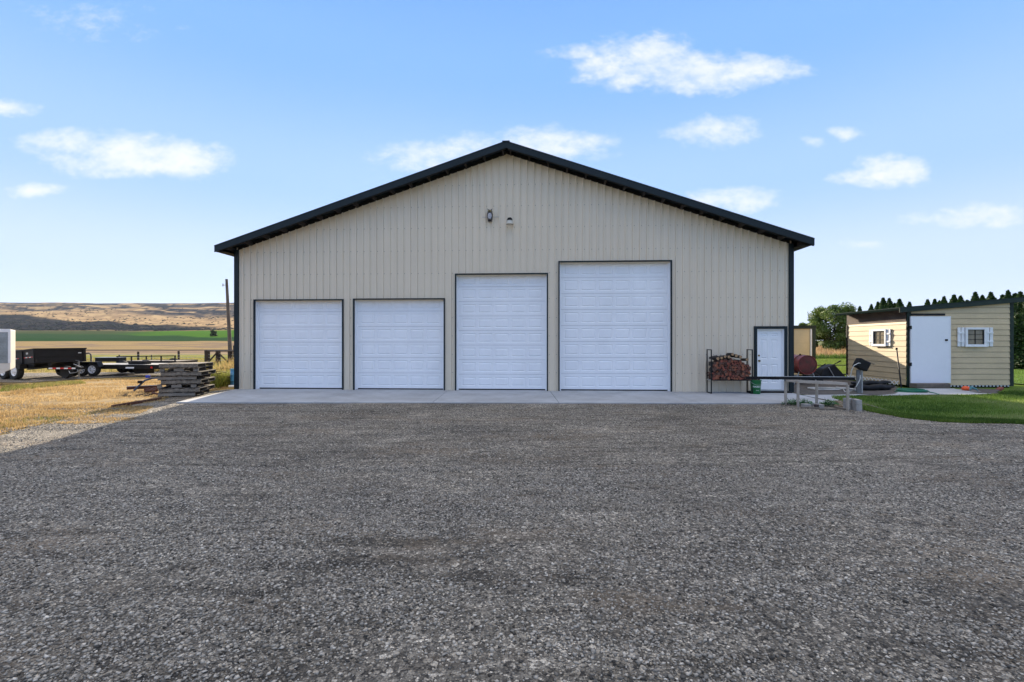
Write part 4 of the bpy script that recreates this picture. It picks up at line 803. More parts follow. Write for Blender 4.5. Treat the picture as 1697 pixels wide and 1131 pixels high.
def bladem():
    if 'blade' in MATS: return MATS['blade']
    M = bpy.data.materials.new('grass_blade'); M.use_nodes = True; t = M.node_tree; n = t.nodes; l = t.links; b = n['Principled BSDF']; a = n.new('ShaderNodeVertexColor'); a.layer_name = 'Col'; l.new(a.outputs[0], b.inputs['Base Color']); b.inputs['Roughness'].default_value = .7; b.inputs['Specular IOR Level'].default_value = .2
    tr = n.new('ShaderNodeBsdfTranslucent'); l.new(a.outputs[0], tr.inputs[0]); mx = n.new('ShaderNodeMixShader'); mx.inputs[0].default_value = .4; l.new(b.outputs[0], mx.inputs[1]); l.new(tr.outputs[0], mx.inputs[2]); l.new(mx.outputs[0], n['Material Output'].inputs[0]); MATS['blade'] = M; return M
lawn = [G(x, y)[:2] for x, y in ((1375, 661), (1372, 658), (1440, 659), (1520, 657.5), (1600, 656.5), (1650, 655), (1672, 648))]+[(19.5, 17.4), (19.6, 45), (60, 45), (60, 11.2)]+[G(x, y)[:2] for x, y in ((1900, 706), (1697, 701), (1560, 696), (1480, 687), (1440, 679), (1415, 673), (1392, 666))]
lawnm = mat('lawn', (.10, .175, .032), .9, noise=1.1, var=.25, spec=.1, tint=(.10, .15, .035, .8, .6))
sheet('lawn', lawn, .018, lawnm, .14, .02, .10)
LG = [(.055, .105, .018), (.115, .19, .032), (.19, .27, .055), (.32, .34, .13)]
nearlawn = lawn[:8]+[(28, 17.4), (30, 11.2)]+lawn[11:]
blades('grass', 150000, nearlawn, .035, .07, .012, LG, 3, 'green mown lawn in front of the cream shed', 'grass', .02, .6)
blades('grass', 16000, [G(x, y)[:2] for x, y in ((1420, 674), (1440, 678), (1480, 686), (1560, 695), (1697, 700), (1697, 704), (1560, 699.5), (1500, 694), (1440, 683), (1415, 677))], .03, .08, .014, LG[:3], 13, 'ragged grass along the edge between lawn and gravel', 'grass', .0, .9)
blades('grass', 40000, [(13.6, 23.6), (20, 23.6), (36, 44), (25, 44)], .05, .10, .03, [(.13, .20, .03), (.20, .26, .05), (.16, .22, .04)], 4, 'sunlit mown grass beyond the pipe rail', 'grass', .0)
blades('grass', 30000, [(19.6, 18), (34, 20), (34, 27), (19.6, 27)], .04, .08, .022, [(.10, .19, .03), (.16, .25, .04)], 14, 'sunlit lawn to the right of the cream shed', 'grass', .0)
sheet('lawn', [(13.3, 23.2), (19.5, 23.2), (40, 46), (24, 46)], -.01, mat('lawn_light', (.13, .19, .04), .9, noise=1, var=.2, spec=.1), .3, .01, .2)
blades('tall_grass', 32000, [(24, 45), (42, 45), (110, 120), (60, 120)], .35, .85, .07, [(.36, .25, .12), (.46, .33, .17), (.28, .16, .08), (.42, .30, .15)], 5, 'tall dry tan grass in the field beyond the lawn', 'dry grass', .0)
blades('tall_grass', 3500, [(26, 43.5), (42, 43.5), (43, 46.5), (26, 46.5)], .2, .55, .06, [(.06, .12, .02), (.10, .16, .03)], 6, 'dark green strip of longer grass where the lawn meets the dry field', 'grass', .0)
DG = [(.34, .22, .085), (.46, .32, .14), (.55, .40, .20), (.42, .28, .12)]
drypoly = [EDGE[0], EDGE[1], EDGE[2], EDGE[3], EDGE[4], EDGE[5], (-10.2, 15.8), (-9.9, 17.3), (-9.9, 20.5), G(255, 626)[:2], G(140, 630)[:2], G(60, 636)[:2], (-30, 18.5)]
sheet('dry_ground', drypoly, -.012, mat('dry_ground', (.34, .235, .105), .95, noise=1.4, var=.22, spec=.1, tint=(.20, .14, .08, 2.2, .8), bump=.5, bscale=14), .15, .015, .15)
blades('dry_grass', 90000, drypoly, .02, .085, .016, DG, 7, 'short straw coloured dry grass left of the yard', 'dry grass', -.015, .9, dens=lambda x, y: sstep(.30, .52, fbm(x*.9+7, y*1.5, 4)))
blades('dry_grass', 3000, [G(x, y)[:2] for x, y in ((0, 641), (130, 633), (140, 636), (60, 644), (0, 650))], .04, .13, .02, [(.16, .20, .04), (.25, .24, .07), (.30, .26, .09)], 8, 'yellow green grass tufts in front of the black dump trailer', 'grass', -.01, .7)
blades('dry_grass', 700, [G(x, y)[:2] for x, y in ((0, 712), (95, 700), (190, 678), (150, 684), (60, 690), (0, 700))], .02, .07, .016, [(.20, .20, .05), (.30, .24, .09)], 9, 'thin yellowing grass along the edge of the gravel', 'grass', -.01, .9)
blades('field_grass', 26000, [(-40, 25.5), (-10.5, 25.5), (-12, 45), (-62, 45)], .06, .28, .04, [(.36, .27, .10), (.22, .23, .06), (.42, .32, .14), (.26, .25, .07)], 10, 'mixed dry and green field grass along the wire fence', 'grass', -.03, .7)
blades('dry_grass', 5200, [(-17, 27), (-10.6, 24), (-10.6, 37), (-21, 37)], .25, .75, .035, [(.42, .30, .12), (.48, .35, .16), (.34, .26, .09)], 15, 'tall golden dry grass behind the corner of the shop', 'dry grass', -.03, .7)
blades('weeds', 2600, [(-10.95, 17.0), (-10.35, 16.6), (-10.3, 17.9), (-11.1, 18.0)], .25, .62, .022, [(.16, .19, .03), (.24, .26, .05), (.30, .28, .08)], 11, 'yellow green weed clump beside the blue barrel', 'weeds', -.01, .8)
blades('dry_grass', 700, [(-11.9, 17.2), (-10.6, 17.6), (-10.6, 19.6), (-12.4, 19.6)], .15, .5, .02, DG, 12, 'dry straw grass between the pallets and the blue barrel', 'dry grass', -.01, .8)
blades('dry_grass', 14000, [(-12, 8.2), (-7.9, 9.6), (-8.9, 11.6), (-9.9, 13.4), (-12, 12)], .015, .05, .014, DG, 17, 'sparse straw blades strewn over the gravel edge of the yard', 'dry grass', .0, 1.2, dens=lambda x, y: sstep(.44, .60, fbm(x*1.3+3, y*2.2, 4)))
def weed(p, n, s, seed, label, flower=False):
    r = random.Random(seed); b = MB(); t = thing('weed', label, 'weed', p)
    for k in range(n):
        a = r.random()*6.28; rr = r.random()**.6*s; h = r.uniform(.02, .13)*(1.4-rr/s); c = Vector((math.cos(a)*rr, math.sin(a)*rr*.7, h)); l_ = r.uniform(.02, .045); d = Vector((math.cos(a+r.uniform(-1, 1)), math.sin(a+r.uniform(-1, 1)), r.uniform(-.2, .8))).normalized(); s_ = d.cross(Vector((0, 0, 1))).normalized()*l_*.4
        b.quad(c, c+d*l_*.5+s_, c+d*l_, c+d*l_*.5-s_)
    b.build('leaves', mat('weed_leaf', (.05, .17, .03), .7, noise=9, var=.35), t, rec=False)
    b = MB()
    for k in range(7): a = r.random()*6.28; b.tube([(0, 0, 0), (math.cos(a)*s*.3, math.sin(a)*s*.25, .08), (math.cos(a)*s*.6, math.sin(a)*s*.4, r.uniform(.05, .2))], .004, 4)
    b.build('stem', mat('weed_stem', (.05, .10, .03), .7), t)
weed(G(1312, 671), 500, .24, 1, 'low green weed patch between the two left table legs'); weed(G(1333, 672), 650, .24, 2, 'dark leafy weed right of the second table leg'); weed(G(1374, 673), 800, .25, 3, 'leafy green weed growing between the last two table legs')
# leaf crowns
def leafm(name, col):
    if name in MATS: return MATS[name]
    M = bpy.data.materials.new(name); M.use_nodes = True; t = M.node_tree; n = t.nodes; l = t.links; b = n['Principled BSDF']; a = n.new('ShaderNodeVertexColor'); a.layer_name = 'Col'; l.new(a.outputs[0], b.inputs['Base Color']); b.inputs['Roughness'].default_value = .6; b.inputs['Specular IOR Level'].default_value = .3
    tr = n.new('ShaderNodeBsdfTranslucent'); l.new(a.outputs[0], tr.inputs[0]); mx = n.new('ShaderNodeMixShader'); mx.inputs[0].default_value = .3; l.new(b.outputs[0], mx.inputs[1]); l.new(tr.outputs[0], mx.inputs[2]); l.new(mx.outputs[0], n['Material Output'].inputs[0]); MATS[name] = M; return M
def leaves(name, cen, nrm, size, c0, c1, seed, parent=None):
    r = np.random.default_rng(seed); n = len(cen); d = r.normal(size=(n, 3)); d = d*.8+nrm; d /= np.linalg.norm(d, axis=1)[:, None]; u = np.cross(d, r.normal(size=(n, 3))); u /= np.linalg.norm(u, axis=1)[:, None]; v = np.cross(d, u); s = size*(.6+.8*r.random((n, 1)))
    V = np.stack([cen-u*s, cen+v*s*.5, cen+u*s, cen-v*s*.5], 1).reshape(-1, 3); Fc = np.arange(4*n).reshape(-1, 4); k = r.random((n, 1)); C = np.array(c0)*(1-k)+np.array(c1)*k; C = np.repeat(C[:, None], 4, 1).reshape(-1, 3)
    o = npmesh(name, V, Fc, leafm('leaf', None), C)
    if parent: o.parent = parent
    return o
def big_tree(p, h, w, seed, label, nb=70, per=230, size=.13, c0=(.045, .085, .015), c1=(.16, .23, .05), group=None):
    r = np.random.default_rng(seed); t = thing('tree', label, 'tree', p, group=group); rr = random.Random(seed); b = MB(); b.tube([(0, 0, 0), (.05*w, 0, h*.2), (0, .02*w, h*.5), (.02*w, 0, h*.85)], .1, 9, radii=[h*.035, h*.027, h*.018, h*.005])
    cs = []
    for k in range(nb):
        a = r.random()*6.28; zz = h*(.16+.78*r.random()); e = math.sqrt(max(.03, 1-((zz/h-.52)/.50)**2)); rad = w*.5*e*(r.random()**.45)*(.75+.35*math.sin(a*3+seed)**2)
        c = np.array([math.cos(a)*rad, math.sin(a)*rad, zz]); cs.append((c, w*(.07+.07*r.random())))
        if k % 4 == 0: b.tube([(0, 0, h*.12+zz*.35), tuple(c*.6+np.array([0, 0, zz*.05])), tuple(c)], .03, 5, radii=[h*.012, h*.007, h*.002])
    b.build('trunk', bark, t, True)
    P_ = []; NN = []
    for c, s in cs:
        d = r.normal(size=(per, 3)); d /= np.linalg.norm(d, axis=1)[:, None]; q = s*(r.random((per, 1))**.4); P_.append(c+d*q*np.array([1.25, 1.25, .85])); NN.append(d)
    leaves('crown', np.concatenate(P_), np.concatenate(NN), size, c0, c1, seed, t); return t
q = P(1384, 590, 64); big_tree((q.x, 64, -.05), 6.6, 7.2, 21, 'broad leafy green tree in the dry field just left of the cream shed', 85, 260, .13)
q = P(1358, 590, 66); big_tree((q.x-.2, 68, -.05), 4.3, 3.4, 22, 'smaller leafy tree just right of the small outbuilding, before the broad tree', 30, 200, .13)
def conifer_proto(seed):
    r = np.random.default_rng(seed); n = 5200; hh = 4.6; z = r.random(n)**.85*hh; prof = np.interp(z/hh, [0, .08, .35, .7, .88, 1], [.75, .98, 1, .72, .38, .03])*.62; a = r.random(n)*6.283; ph = r.random(6)*6.28
    lum = 1+.10*np.sin(a*3+ph[0]+z*1.3)+.07*np.sin(z*5+ph[1]+a*2)+.05*np.sin(a*7+ph[2]); rad = prof*lum*(.72+.30*r.random(n)); c = np.stack([np.cos(a)*rad, np.sin(a)*rad, z], -1); nr = np.stack([np.cos(a), np.sin(a), np.full(n, .5)], -1)
    t = thing('arborvitae_tree', 'x', 'tree'); o = leaves('crown', c, nr, .085, (.015, .04, .010), (.055, .105, .022), seed, t); b = MB(); b.tube([(0, 0, 0), (0, 0, 3.9)], .08, 7, radii=[.09, .02]); b.build('trunk', bark, t); return t
tops = [(1425,508),(1444,505),(1455,501),(1463.5,494),(1474,495),(1483,503),(1490.5,496),(1507,501),(1537,497),(1549,496),(1557,499),(1564.5,492),(1581,489),(1592,491),(1603,498),(1616,484.5),(1628,490),(1642,485),(1661,489),(1670.5,482),(1682,487),(1691,484),(1704,482),(1722,480),(1742,478)]
cp = [conifer_proto(s) for s in (31, 32, 33)]; ordn = ['leftmost', 'second', 'third', 'fourth', 'fifth', 'sixth', 'seventh', 'eighth', 'ninth', 'tenth', 'eleventh', 'twelfth', 'thirteenth', 'fourteenth', 'fifteenth', 'sixteenth', 'seventeenth', 'eighteenth', 'nineteenth', 'twentieth', 'twenty first', 'twenty second', 'twenty third', 'twenty fourth', 'twenty fifth']
for i, (px, py) in enumerate(tops):
    k = (px-CX)/F; a0, a1 = Vector((28.2, 40.5)), Vector((29.6, 27.2)); dd = a1-a0; s_ = (k*a0.y-a0.x)/(dd.x-k*dd.y); s_ = max(-.3, min(1.6, s_)); Y = a0.y+dd.y*s_; X = k*Y; hgt = H+(CY-py)/F*Y
    t = cp[i % 3] if i < 3 else copy_tree(cp[i % 3]); t.location = (X, Y, -.02); t.rotation_euler = (0, 0, random.random()*6.28); sc = hgt/4.6; wd = random.uniform(.95, 1.15)*(1.08 if px > 1675 else .92); t.scale = (sc*wd, sc*wd, sc)
    t['label'] = ('%s arborvitae from the left in the dark row behind the cream shed' % ordn[i] if i else 'leftmost arborvitae in the dark row behind the cream shed'); t['group'] = 'dark arborvitae row behind the cream shed'
q = P(353, 558, 480); q.z = float(terrain_z(np.array([q.x]), np.array([480.]))[0]); big_tree((q.x, 480, q.z-.4), 7, 8, 41, 'lone round tree at the edge of the far green field', 26, 70, .6, (.02, .045, .015), (.045, .08, .025))
# bushes on the far slopes
def far_bushes():
    r = np.random.default_rng(77); n = 3600; Y = 900+r.random(n)**1.2*2300; t = -1.2+r.random(n)*.75; X = t*Y; d = fbm(t*16+2, np.log(Y)*26, 5, .6); low = (Y < (1500-500*np.clip((t+1.09)/.5, 0, 1)))
    keep = low | (d > .53) | (r.random(n) > .9); X, Y, t = X[keep], Y[keep], t[keep]; n = len(X); Z = terrain_z(X, Y); s = (1.2+2.2*r.random(n)); oc = np.array([(1,0,0),(0,1,0),(-1,0,0),(0,-1,0),(0,0,1),(0,0,-.3)], float); fa = np.array([(0,1,4),(1,2,4),(2,3,4),(3,0,4),(1,0,5),(2,1,5),(3,2,5),(0,3,5)])
    V = oc[None]*(s[:, None, None]*(.7+.5*r.random((n, 6, 1))))*np.array([1.8, 1.2, .8]); V = V+np.stack([X, Y, Z], -1)[:, None]; Fc = (fa[None]+np.arange(n)[:, None, None]*6).reshape(-1, 3); g = .6+.8*r.random((n, 1)); C = np.repeat((np.array([[.035, .045, .042]])*g)[:, None], 6, 1).reshape(-1, 3)
    o = npmesh('hillside_scrub', V.reshape(-1, 3), Fc, mat('scrub', (.04, .05, .04), .95, attr='Col', spec=.1), C); tag(o, 'dark sagebrush dotted over the far hillside', 'scrub', kind='stuff')
far_bushes()
# ------------------------------------------------------------------ left side: pallets, barrel, junk
PO = Vector((-10.42, 13.9, 0)); pdx = Vector((.963, .27, 0)).normalized(); pang = math.atan2(pdx.y, pdx.x)
pallm = [agedwood, mat('aged_wood_pale', (.26, .22, .175), .9, noise=5, var=.2, streak=(2, 14, 14, .3), bump=.3, bscale=30), mat('aged_wood_dark', (.11, .09, .07), .95, noise=5, var=.3, streak=(14, 2, 14, .35), bump=.3, bscale=30)]
def pallet(i, label):
    r = random.Random(i+50); t = thing('wooden_pallet', label, 'pallet', PO+Vector((-pdx.y, pdx.x, 0))*r.uniform(-.03, .03)+pdx*r.uniform(-.07, .05)+Vector((0, 0, .122*i+.004)), pang+R(r.uniform(-1.8, 1.8)), 'weathered pallets in the stack')
    L, W = 1.0+r.uniform(-.08, .09), 1.28
    notch = i in (2, 6)
    for y in (0, W/2-.02, W-.04):
        b = MB(); z0, z1 = .019, .105
        if notch and y == 0:
            for (a, c) in ((0, .12), (.36, .62), (.86, 1)): b.box(L*a, L*c, y, y+.04, z0, z1)
        else: b.box(0, L, y, y+.04, z0, z1)
        b.build('stringer', pallm[(i+1) % 2] if y == 0 else pallm[2], t, bevel=.004)
    n = 8
    for k in range(n):
        if r.random() < .06 and 0 < k < n-1: continue
        w = L/n*.78; x = k*(L-w)/(n-1); b = MB(); b.box(x, x+w, -.006+r.uniform(-.01, .01), W+.006, .1055, .122); b.build('deck_board', pallm[r.choice([0, 1, 2, 2])], t)
    for x in (0, .28, .62, .9):
        b = MB(); b.box(L*x, L*x+.09, -.004, W+.004, .001, .0185); b.build('bottom_board', pallm[2], t)
on = ['bottom weathered pallet of the stack, resting on the ground', 'second weathered pallet from the bottom of the stack', 'third pallet from the bottom, its side board cut with openings', 'fourth weathered pallet from the bottom of the stack', 'fourth weathered pallet from the top of the stack', 'third weathered pallet from the top of the stack', 'second pallet from the top, its side board broken', 'topmost weathered pallet, its deck catching the sun']
for i in range(8): pallet(i, on[i])
bt = thing('plastic_barrel', 'blue plastic barrel standing just behind the left corner of the shop', 'barrel', (-10.08, 17.4, 0))
b = MB(); b.lathe([(.26, 0), (.285, .02), (.29, .2), (.296, .21), (.29, .22), (.29, .42), (.296, .43), (.29, .44), (.285, .61), (.25, .635), (.1, .63)], n=30); b.build('drum', bluepl, bt, True); b = MB(); b.lathe([(.292, .60), (.30, .605), (.30, .625), (.285, .64), (.24, .645)], n=30, cap=False); b.build('rim', mat('teal_rim', (.05, .25, .30), .4), bt, True)
b = MB(); b.tube([G(379, 641, .05), G(394, 640.5, .05)], .05, 12); o = b.build('plastic_pipe', mat('white_pvc', (.7, .69, .64), .4), smooth=True); tag(o, 'short white pipe on the ground at the left corner of the shop', 'pipe')
def junk(name, label, cat, items, m_):
    b = MB()
    for it in items: b.tube([Vector(p) for p in it[0]], it[1], it[2] if len(it) > 2 else 8)
    o = b.build(name, m_, smooth=True); return tag(o, label, cat)
A, B_ = P(186, 673.5, 12), P(262, 661, 13.6); A = G(186, 674, .02); B_ = G(266, 661, .03)
b = MB(); b.bar(A, B_, .06, .07); o = b.build('steel_rail', rustm); tag(o, 'rusty steel rail lying between the dry grass and the gravel', 'steel rail')
A = G(210, 643.5, .12); B_ = G(264, 641, .12); b = MB(); b.bar(A, B_, .12, .10); b.bar(A+Vector((.05, -.07, .055)), B_+Vector((0, -.07, .055)), .02, .02, 1); o = b.build('steel_beam', [rustm, galv]); tag(o, 'dark steel beam lying on the dry grass left of the pallets', 'steel beam')
A = G(222, 648, .03); junk('bent_pipe', 'bent blue grey pipe arching over the steel beam beside the pallets', 'pipe', [([A, A+Vector((.12, .05, .16)), A+Vector((.28, .1, .33)), A+Vector((.50, .12, .40)), A+Vector((.75, .15, .42)), A+Vector((.95, .2, .40))], .03)], mat('blue_grey_paint', (.07, .09, .13), .5))
b = MB(); c = A+Vector((.42, .05, .42)); b.box(c.x-.05, c.x+.05, c.y-.05, c.y+.05, c.z, c.z+.09); o = b.build('pipe_clamp', mat('bright_blue', (.02, .05, .40), .4), bevel=.01); tag(o, 'bright blue clamp on the bent pipe', 'clamp')
b = MB(); c = A+Vector((.17, .05, .28)); b.box(c.x-.06, c.x+.05, c.y-.05, c.y+.05, c.z-.04, c.z+.05); o = b.build('pipe_clamp', blackm, bevel=.01); tag(o, 'dark clamp low on the bent pipe', 'clamp')
r = random.Random(9); its = []
for k in range(9): c = G(252+r.uniform(-7, 7), 650+r.uniform(-4, 4), .04); a = r.uniform(-.5, .5); l_ = r.uniform(.1, .25); its.append(([c-Vector((math.cos(a)*l_, math.sin(a)*l_, -.05*r.random())), c+Vector((math.cos(a)*l_, math.sin(a)*l_, .08*r.random()))], r.uniform(.02, .05)))
junk('scrap_metal', 'tangle of dark scrap metal against the left side of the pallets', 'scrap metal', its, rustm)['kind'] = 'stuff'
its = []
for k in range(16): c = Vector((-11.0+r.uniform(-.35, .35), 17.1+r.uniform(-.3, .5), .12+r.random()*.42)); a = r.uniform(-.6, .6); l_ = r.uniform(.15, .45); its.append(([c-Vector((math.cos(a)*l_, math.sin(a)*l_, r.uniform(-.1, .1))), c+Vector((math.cos(a)*l_, math.sin(a)*l_, 0))], r.uniform(.012, .03), 6))
junk('scrap_metal', 'pile of rusty rods behind the pallets, left of the blue barrel', 'scrap metal', its, rustm)['kind'] = 'stuff'
b = MB()
for k in range(10): c = G(235+r.uniform(-30, 22), 656+r.uniform(-3, 3), .0); s = r.uniform(.03, .08); b.lathe([(s, 0), (s*.9, s*.4), (s*.3, s*.6)], c, (0, 0, 1), 6)
o = b.build('clods', mat('clod', (.07, .055, .04), .95)); tag(o, 'dark clods in the dry grass left of the pallets', 'clods', kind='stuff')
# ------------------------------------------------------------------ fence, pole
YF = 35.5
fe = thing('wire_fence', 'wire farm fence with dark posts crossing the field at left', 'fence', (0, 0, 0))
def fpost(px, ytop, r_, Y=YF, m_=darkwood, ybot=603.5):
    a, c = P(px, ytop, Y), P(px, ybot, Y); b = MB(); b.tube([(a.x, Y, -.03), (a.x+.01, Y, a.z*.6), (a.x, Y, a.z)], r_, 9); b.build('post', m_, fe); return a
steel = mat('steel_post', (.06, .055, .05), .6)
for px, yt, rr, mm in ((42, 583, .03, steel), (95, 586, .03, steel), (197.5, 588, .045, darkwood), (229, 583, .075, darkwood), (251, 588, .03, steel), (296, 582, .075, darkwood), (343.5, 581, .19, darkwood), (361.5, 581, .17, darkwood), (381.5, 582, .17, darkwood), (387.5, 573, .06, steel), (420, 582, .1, darkwood)): fpost(px, yt, rr, m_=mm)
b = MB()
for py in (588, 592.5, 597.5):
    A, B_ = P(-60, py, YF), P(440, py, YF); A.y -= .1; B_.y -= .1
    b.tube([A, B_], .011, 5)
b.build('wire', galv, fe)
b = MB(); A, B_ = P(344, 582, YF-.2), P(420, 582, YF-.2); b.tube([A, B_], .05, 8); b.build('top_rail', polewood, fe)
for (x0, y0, x1, y1) in ((361, 583, 345, 601), (362, 585, 379, 602)):
    b = MB(); b.bar(P(x0, y0, YF-.2), P(x1, y1, YF-.2), .07, .09); b.build('brace', darkwood, fe)
A = P(151, 587, 30); b = MB(); b.tube([(A.x-.35, 30, A.z+.02), (A.x-.15, 30, A.z+.05), (A.x-.02, 30, A.z-.02), (A.x, 30, A.z-.2), (A.x, 30, -.02)], .045, 8); o = b.build('bent_pipe', steel, smooth=True); tag(o, 'bent pipe standing behind the dump trailer, hooked at its top', 'pipe')
up = thing('utility_pole', 'tall leaning weathered wooden pole rising beside the left corner of the shop', 'pole', tuple(P(382.5, 603, 36)))
up.location.z = -.1; T = P(375.5, 463, 36)-Vector(up.location); b = MB(); b.tube([(0, 0, 0), T*.5, T], .2, 12, radii=[.145, .12, .09]); b.build('shaft', polewood, up, True)
b = MB(); b.tube([T*.93+Vector((-.30, 0, .0)), T*.93+Vector((-.1, 0, .0))], .03, 6); b.tube([T*.93+Vector((-.30, 0, -.1)), T*.93+Vector((-.30, 0, .12))], .04, 8); b.build('insulator', galv, up)
# ------------------------------------------------------------------ trailers
def wheel(parent, loc, ax, r_=.36, w=.22, spk=6):
    """tyre as the part, rim as its sub-part"""
    ax = Vector(ax).normalized(); b = MB(); k = r_
    b.lathe([(k*.60, -w*.42), (k*.80, -w*.5), (k*.94, -w*.46), (k, -w*.30), (k, w*.30), (k*.94, w*.46), (k*.80, w*.5), (k*.60, w*.42), (k*.56, 0)], loc, ax, 28, cap=False); ty = b.build('tyre', rubber, parent, True)
    b = MB(); b.lathe([(k*.60, .40*w), (k*.57, .46*w), (k*.50, .40*w), (k*.46, .20*w)], loc, ax, 28, cap=False)
    u = Vector((0, 0, 1)); x = ax.cross(u).normalized(); y = ax.cross(x); L = Vector(loc)
    for s in range(spk):
        a = 2*math.pi*s/spk; d = x*math.cos(a)+y*math.sin(a); e = d.cross(ax)*k*.10; b.hexa([L+d*k*.12-e+ax*w*.30, L+d*k*.12+e+ax*w*.30, L+d*k*.50+e*1.4+ax*w*.22, L+d*k*.50-e*1.4+ax*w*.22, L+d*k*.12-e+ax*w*.36, L+d*k*.12+e+ax*w*.36, L+d*k*.50+e*1.4+ax*w*.28, L+d*k*.50-e*1.4+ax*w*.28])
    b.lathe([(k*.18, .30*w), (k*.18, .42*w), (k*.10, .50*w), (k*.02, .52*w)], loc, ax, 14, cap=False); b.build('rim', rimm, ty, True)
    b = MB(); b.lathe([(k*.02, .1*w), (k*.47, .1*w)], loc, ax, 20, cap=False); b.build('brake_drum', blackm, ty)
# dump trailer. local: x forward (tongue), y to its left, so the visible side is y<0
h_ = R(-20); C0 = Vector((-20.25, 20.0, 0)); fwd = Vector((math.cos(h_), math.sin(h_), 0)); lat = Vector((-fwd.y, fwd.x, 0))
dt = thing('dump_trailer', 'black steel dump trailer with red and white tape and white wheel rims', 'trailer', C0+lat*.9, h_); TW = .9; TL = 3.6
til = R(-4.5); MT = Matrix.Rotation(til, 4, 'Y')      # nose up
def mb_t(b, *a, **k): b.box(*a, M=Matrix.Translation((-2.0, 0, .35)) @ MT @ Matrix.Translation((2.0, 0, 0)), **k)
b = MB(); z0, z1 = .22, .78
mb_t(b, -TL, 0, -TW, -TW+.03, z0, z1); mb_t(b, -TL, 0, TW-.03, TW, z0, z1); mb_t(b, -.03, 0, -TW+.03, TW-.03, z0, z1); mb_t(b, -TL, -TL+.03, -TW+.03, TW-.03, z0, z1); mb_t(b, -TL+.03, -.03, -TW+.03, TW-.03, z0, z0+.03)
bo = b.build('dump_body', blackm, dt)
b = MB(); e = .045; mb_t(b, -TL-e, e, -TW-e, -TW+.03, z1+.001, z1+.06); mb_t(b, -TL-e, e, TW-.03, TW+e, z1+.001, z1+.06); mb_t(b, -.03, e, -TW+.031, TW-.031, z1+.001, z1+.06); mb_t(b, -TL-e, -TL+.03, -TW+.031, TW-.031, z1+.001, z1+.06); b.build('top_rim', blackm, bo)
b = MB()
for x in (-.05, -.9, -1.8, -2.7, -3.5): b = MB(); mb_t(b, x-.04, x+.04, -TW-.035, -TW-.001, z0, z1); b.build('rib', blackm, bo)
for y in (-TW+.04, TW-.04): b = MB(); mb_t(b, .001, .035, y-.05, y+.05, z0, z1); b.build('rib', blackm, bo)
b = MB(); mb_t(b, .001, .022, -TW+.1, TW-.1, (z0+z1)/2-.015, (z0+z1)/2+.015); mb_t(b, .001, .03, -TW+.1, TW-.1, z0, z0+.06); b.build('rib', blackm, bo)
b = MB()
for i in range(6):
    mb_t(b, -.15-i*.13, -.15-(i-1)*.13-.002, -TW-.004 if False else -TW-.006, -TW-.0005, .47, .50, mi=i % 2)
for i in range(3): mb_t(b, -1.3-i*.13, -1.3-(i-1)*.13-.002, -TW-.006, -TW-.0005, .47, .50, mi=(i+1) % 2)
b.build('reflective_tape', [whitepaint, redp], bo); b = MB(); mb_t(b, .0225, .026, TW-.28, TW-.16, .60, .63); b.build('label_plate', whitepaint, bo)
b = MB(); mb_t(b, -.62, -.48, -TW-.006, -TW-.0005, .62, .70); b.build('emblem', galv, bo)
b = MB()
for y in (-.45, .45): mb_t(b, -TL+.1, .1, y-.05, y+.05, .05, .20)
mb_t(b, -TL+.2, -.2, -.85, -.80, .08, .20); b.build('chassis', blackm, dt)
b = MB(); mb_t(b, -2.55, -.75, -TW-.24, -TW-.002, .17, .19); mb_t(b, -.77, -.60, -TW-.24, -TW-.002, .02, .19); b.build('fender', blackm, dt)
for x in (-1.15, -2.0): wheel(dt, (x, -TW-.10, .36), (0, -1, 0), .36); wheel(dt, (x, TW+.10, .36), (0, 1, 0), .36)
b = MB(); zt = .48
b.bar((.05, -.5, zt), (1.25, -.05, zt), .07, .10); b.bar((.05, .5, zt), (1.25, .05, zt), .07, .10); b.bar((1.2, 0, zt), (1.55, 0, zt), .09, .09); b.build('tongue', blackm, dt)
b = MB(); 
for i in range(7):
    t0, t1 = i/7*.9+.05, (i+.97)/7*.9+.05; A, B_ = Vector((.05, -.5, zt)).lerp(Vector((1.25, -.05, zt)), t0), Vector((.05, -.5, zt)).lerp(Vector((1.25, -.05, zt)), t1); off = Vector((.016, -.042, 0)); b.bar(A+off, B_+off, .006, .055, i % 2)
b.build('reflective_tape', [whitepaint, redp], dt)
b = MB(); b.tube([(1.25, -.02, .06), (1.25, -.02, .80)], .028, 10); b.tube([(1.25, -.02, .80), (1.25, -.14, .83)], .012, 6); b.lathe([(.09, 0), (.09, .02)], (1.25, -.02, .03), (0, 0, 1), 12); b.build('jack', mat('dull_steel', (.16, .16, .16), .5, metal=.4), dt)
b = MB(); b.lathe([(.10, -.05), (.25, -.09), (.28, 0), (.25, .09), (.10, .05)], (.55, -.1, .30), (.2, -1, 0), 22); b.build('spare_tyre', rubber, dt, True)
b = MB(); b.tube([(1.5, 0, .47), (1.2, -.1, .30), (.9, -.15, .26), (.7, -.12, .42)], .016, 6); b.tube([(1.5, .03, .47), (1.3, -.12, .62), (1.1, -.13, .66)], .012, 6); b.build('safety_chain', galv, dt)
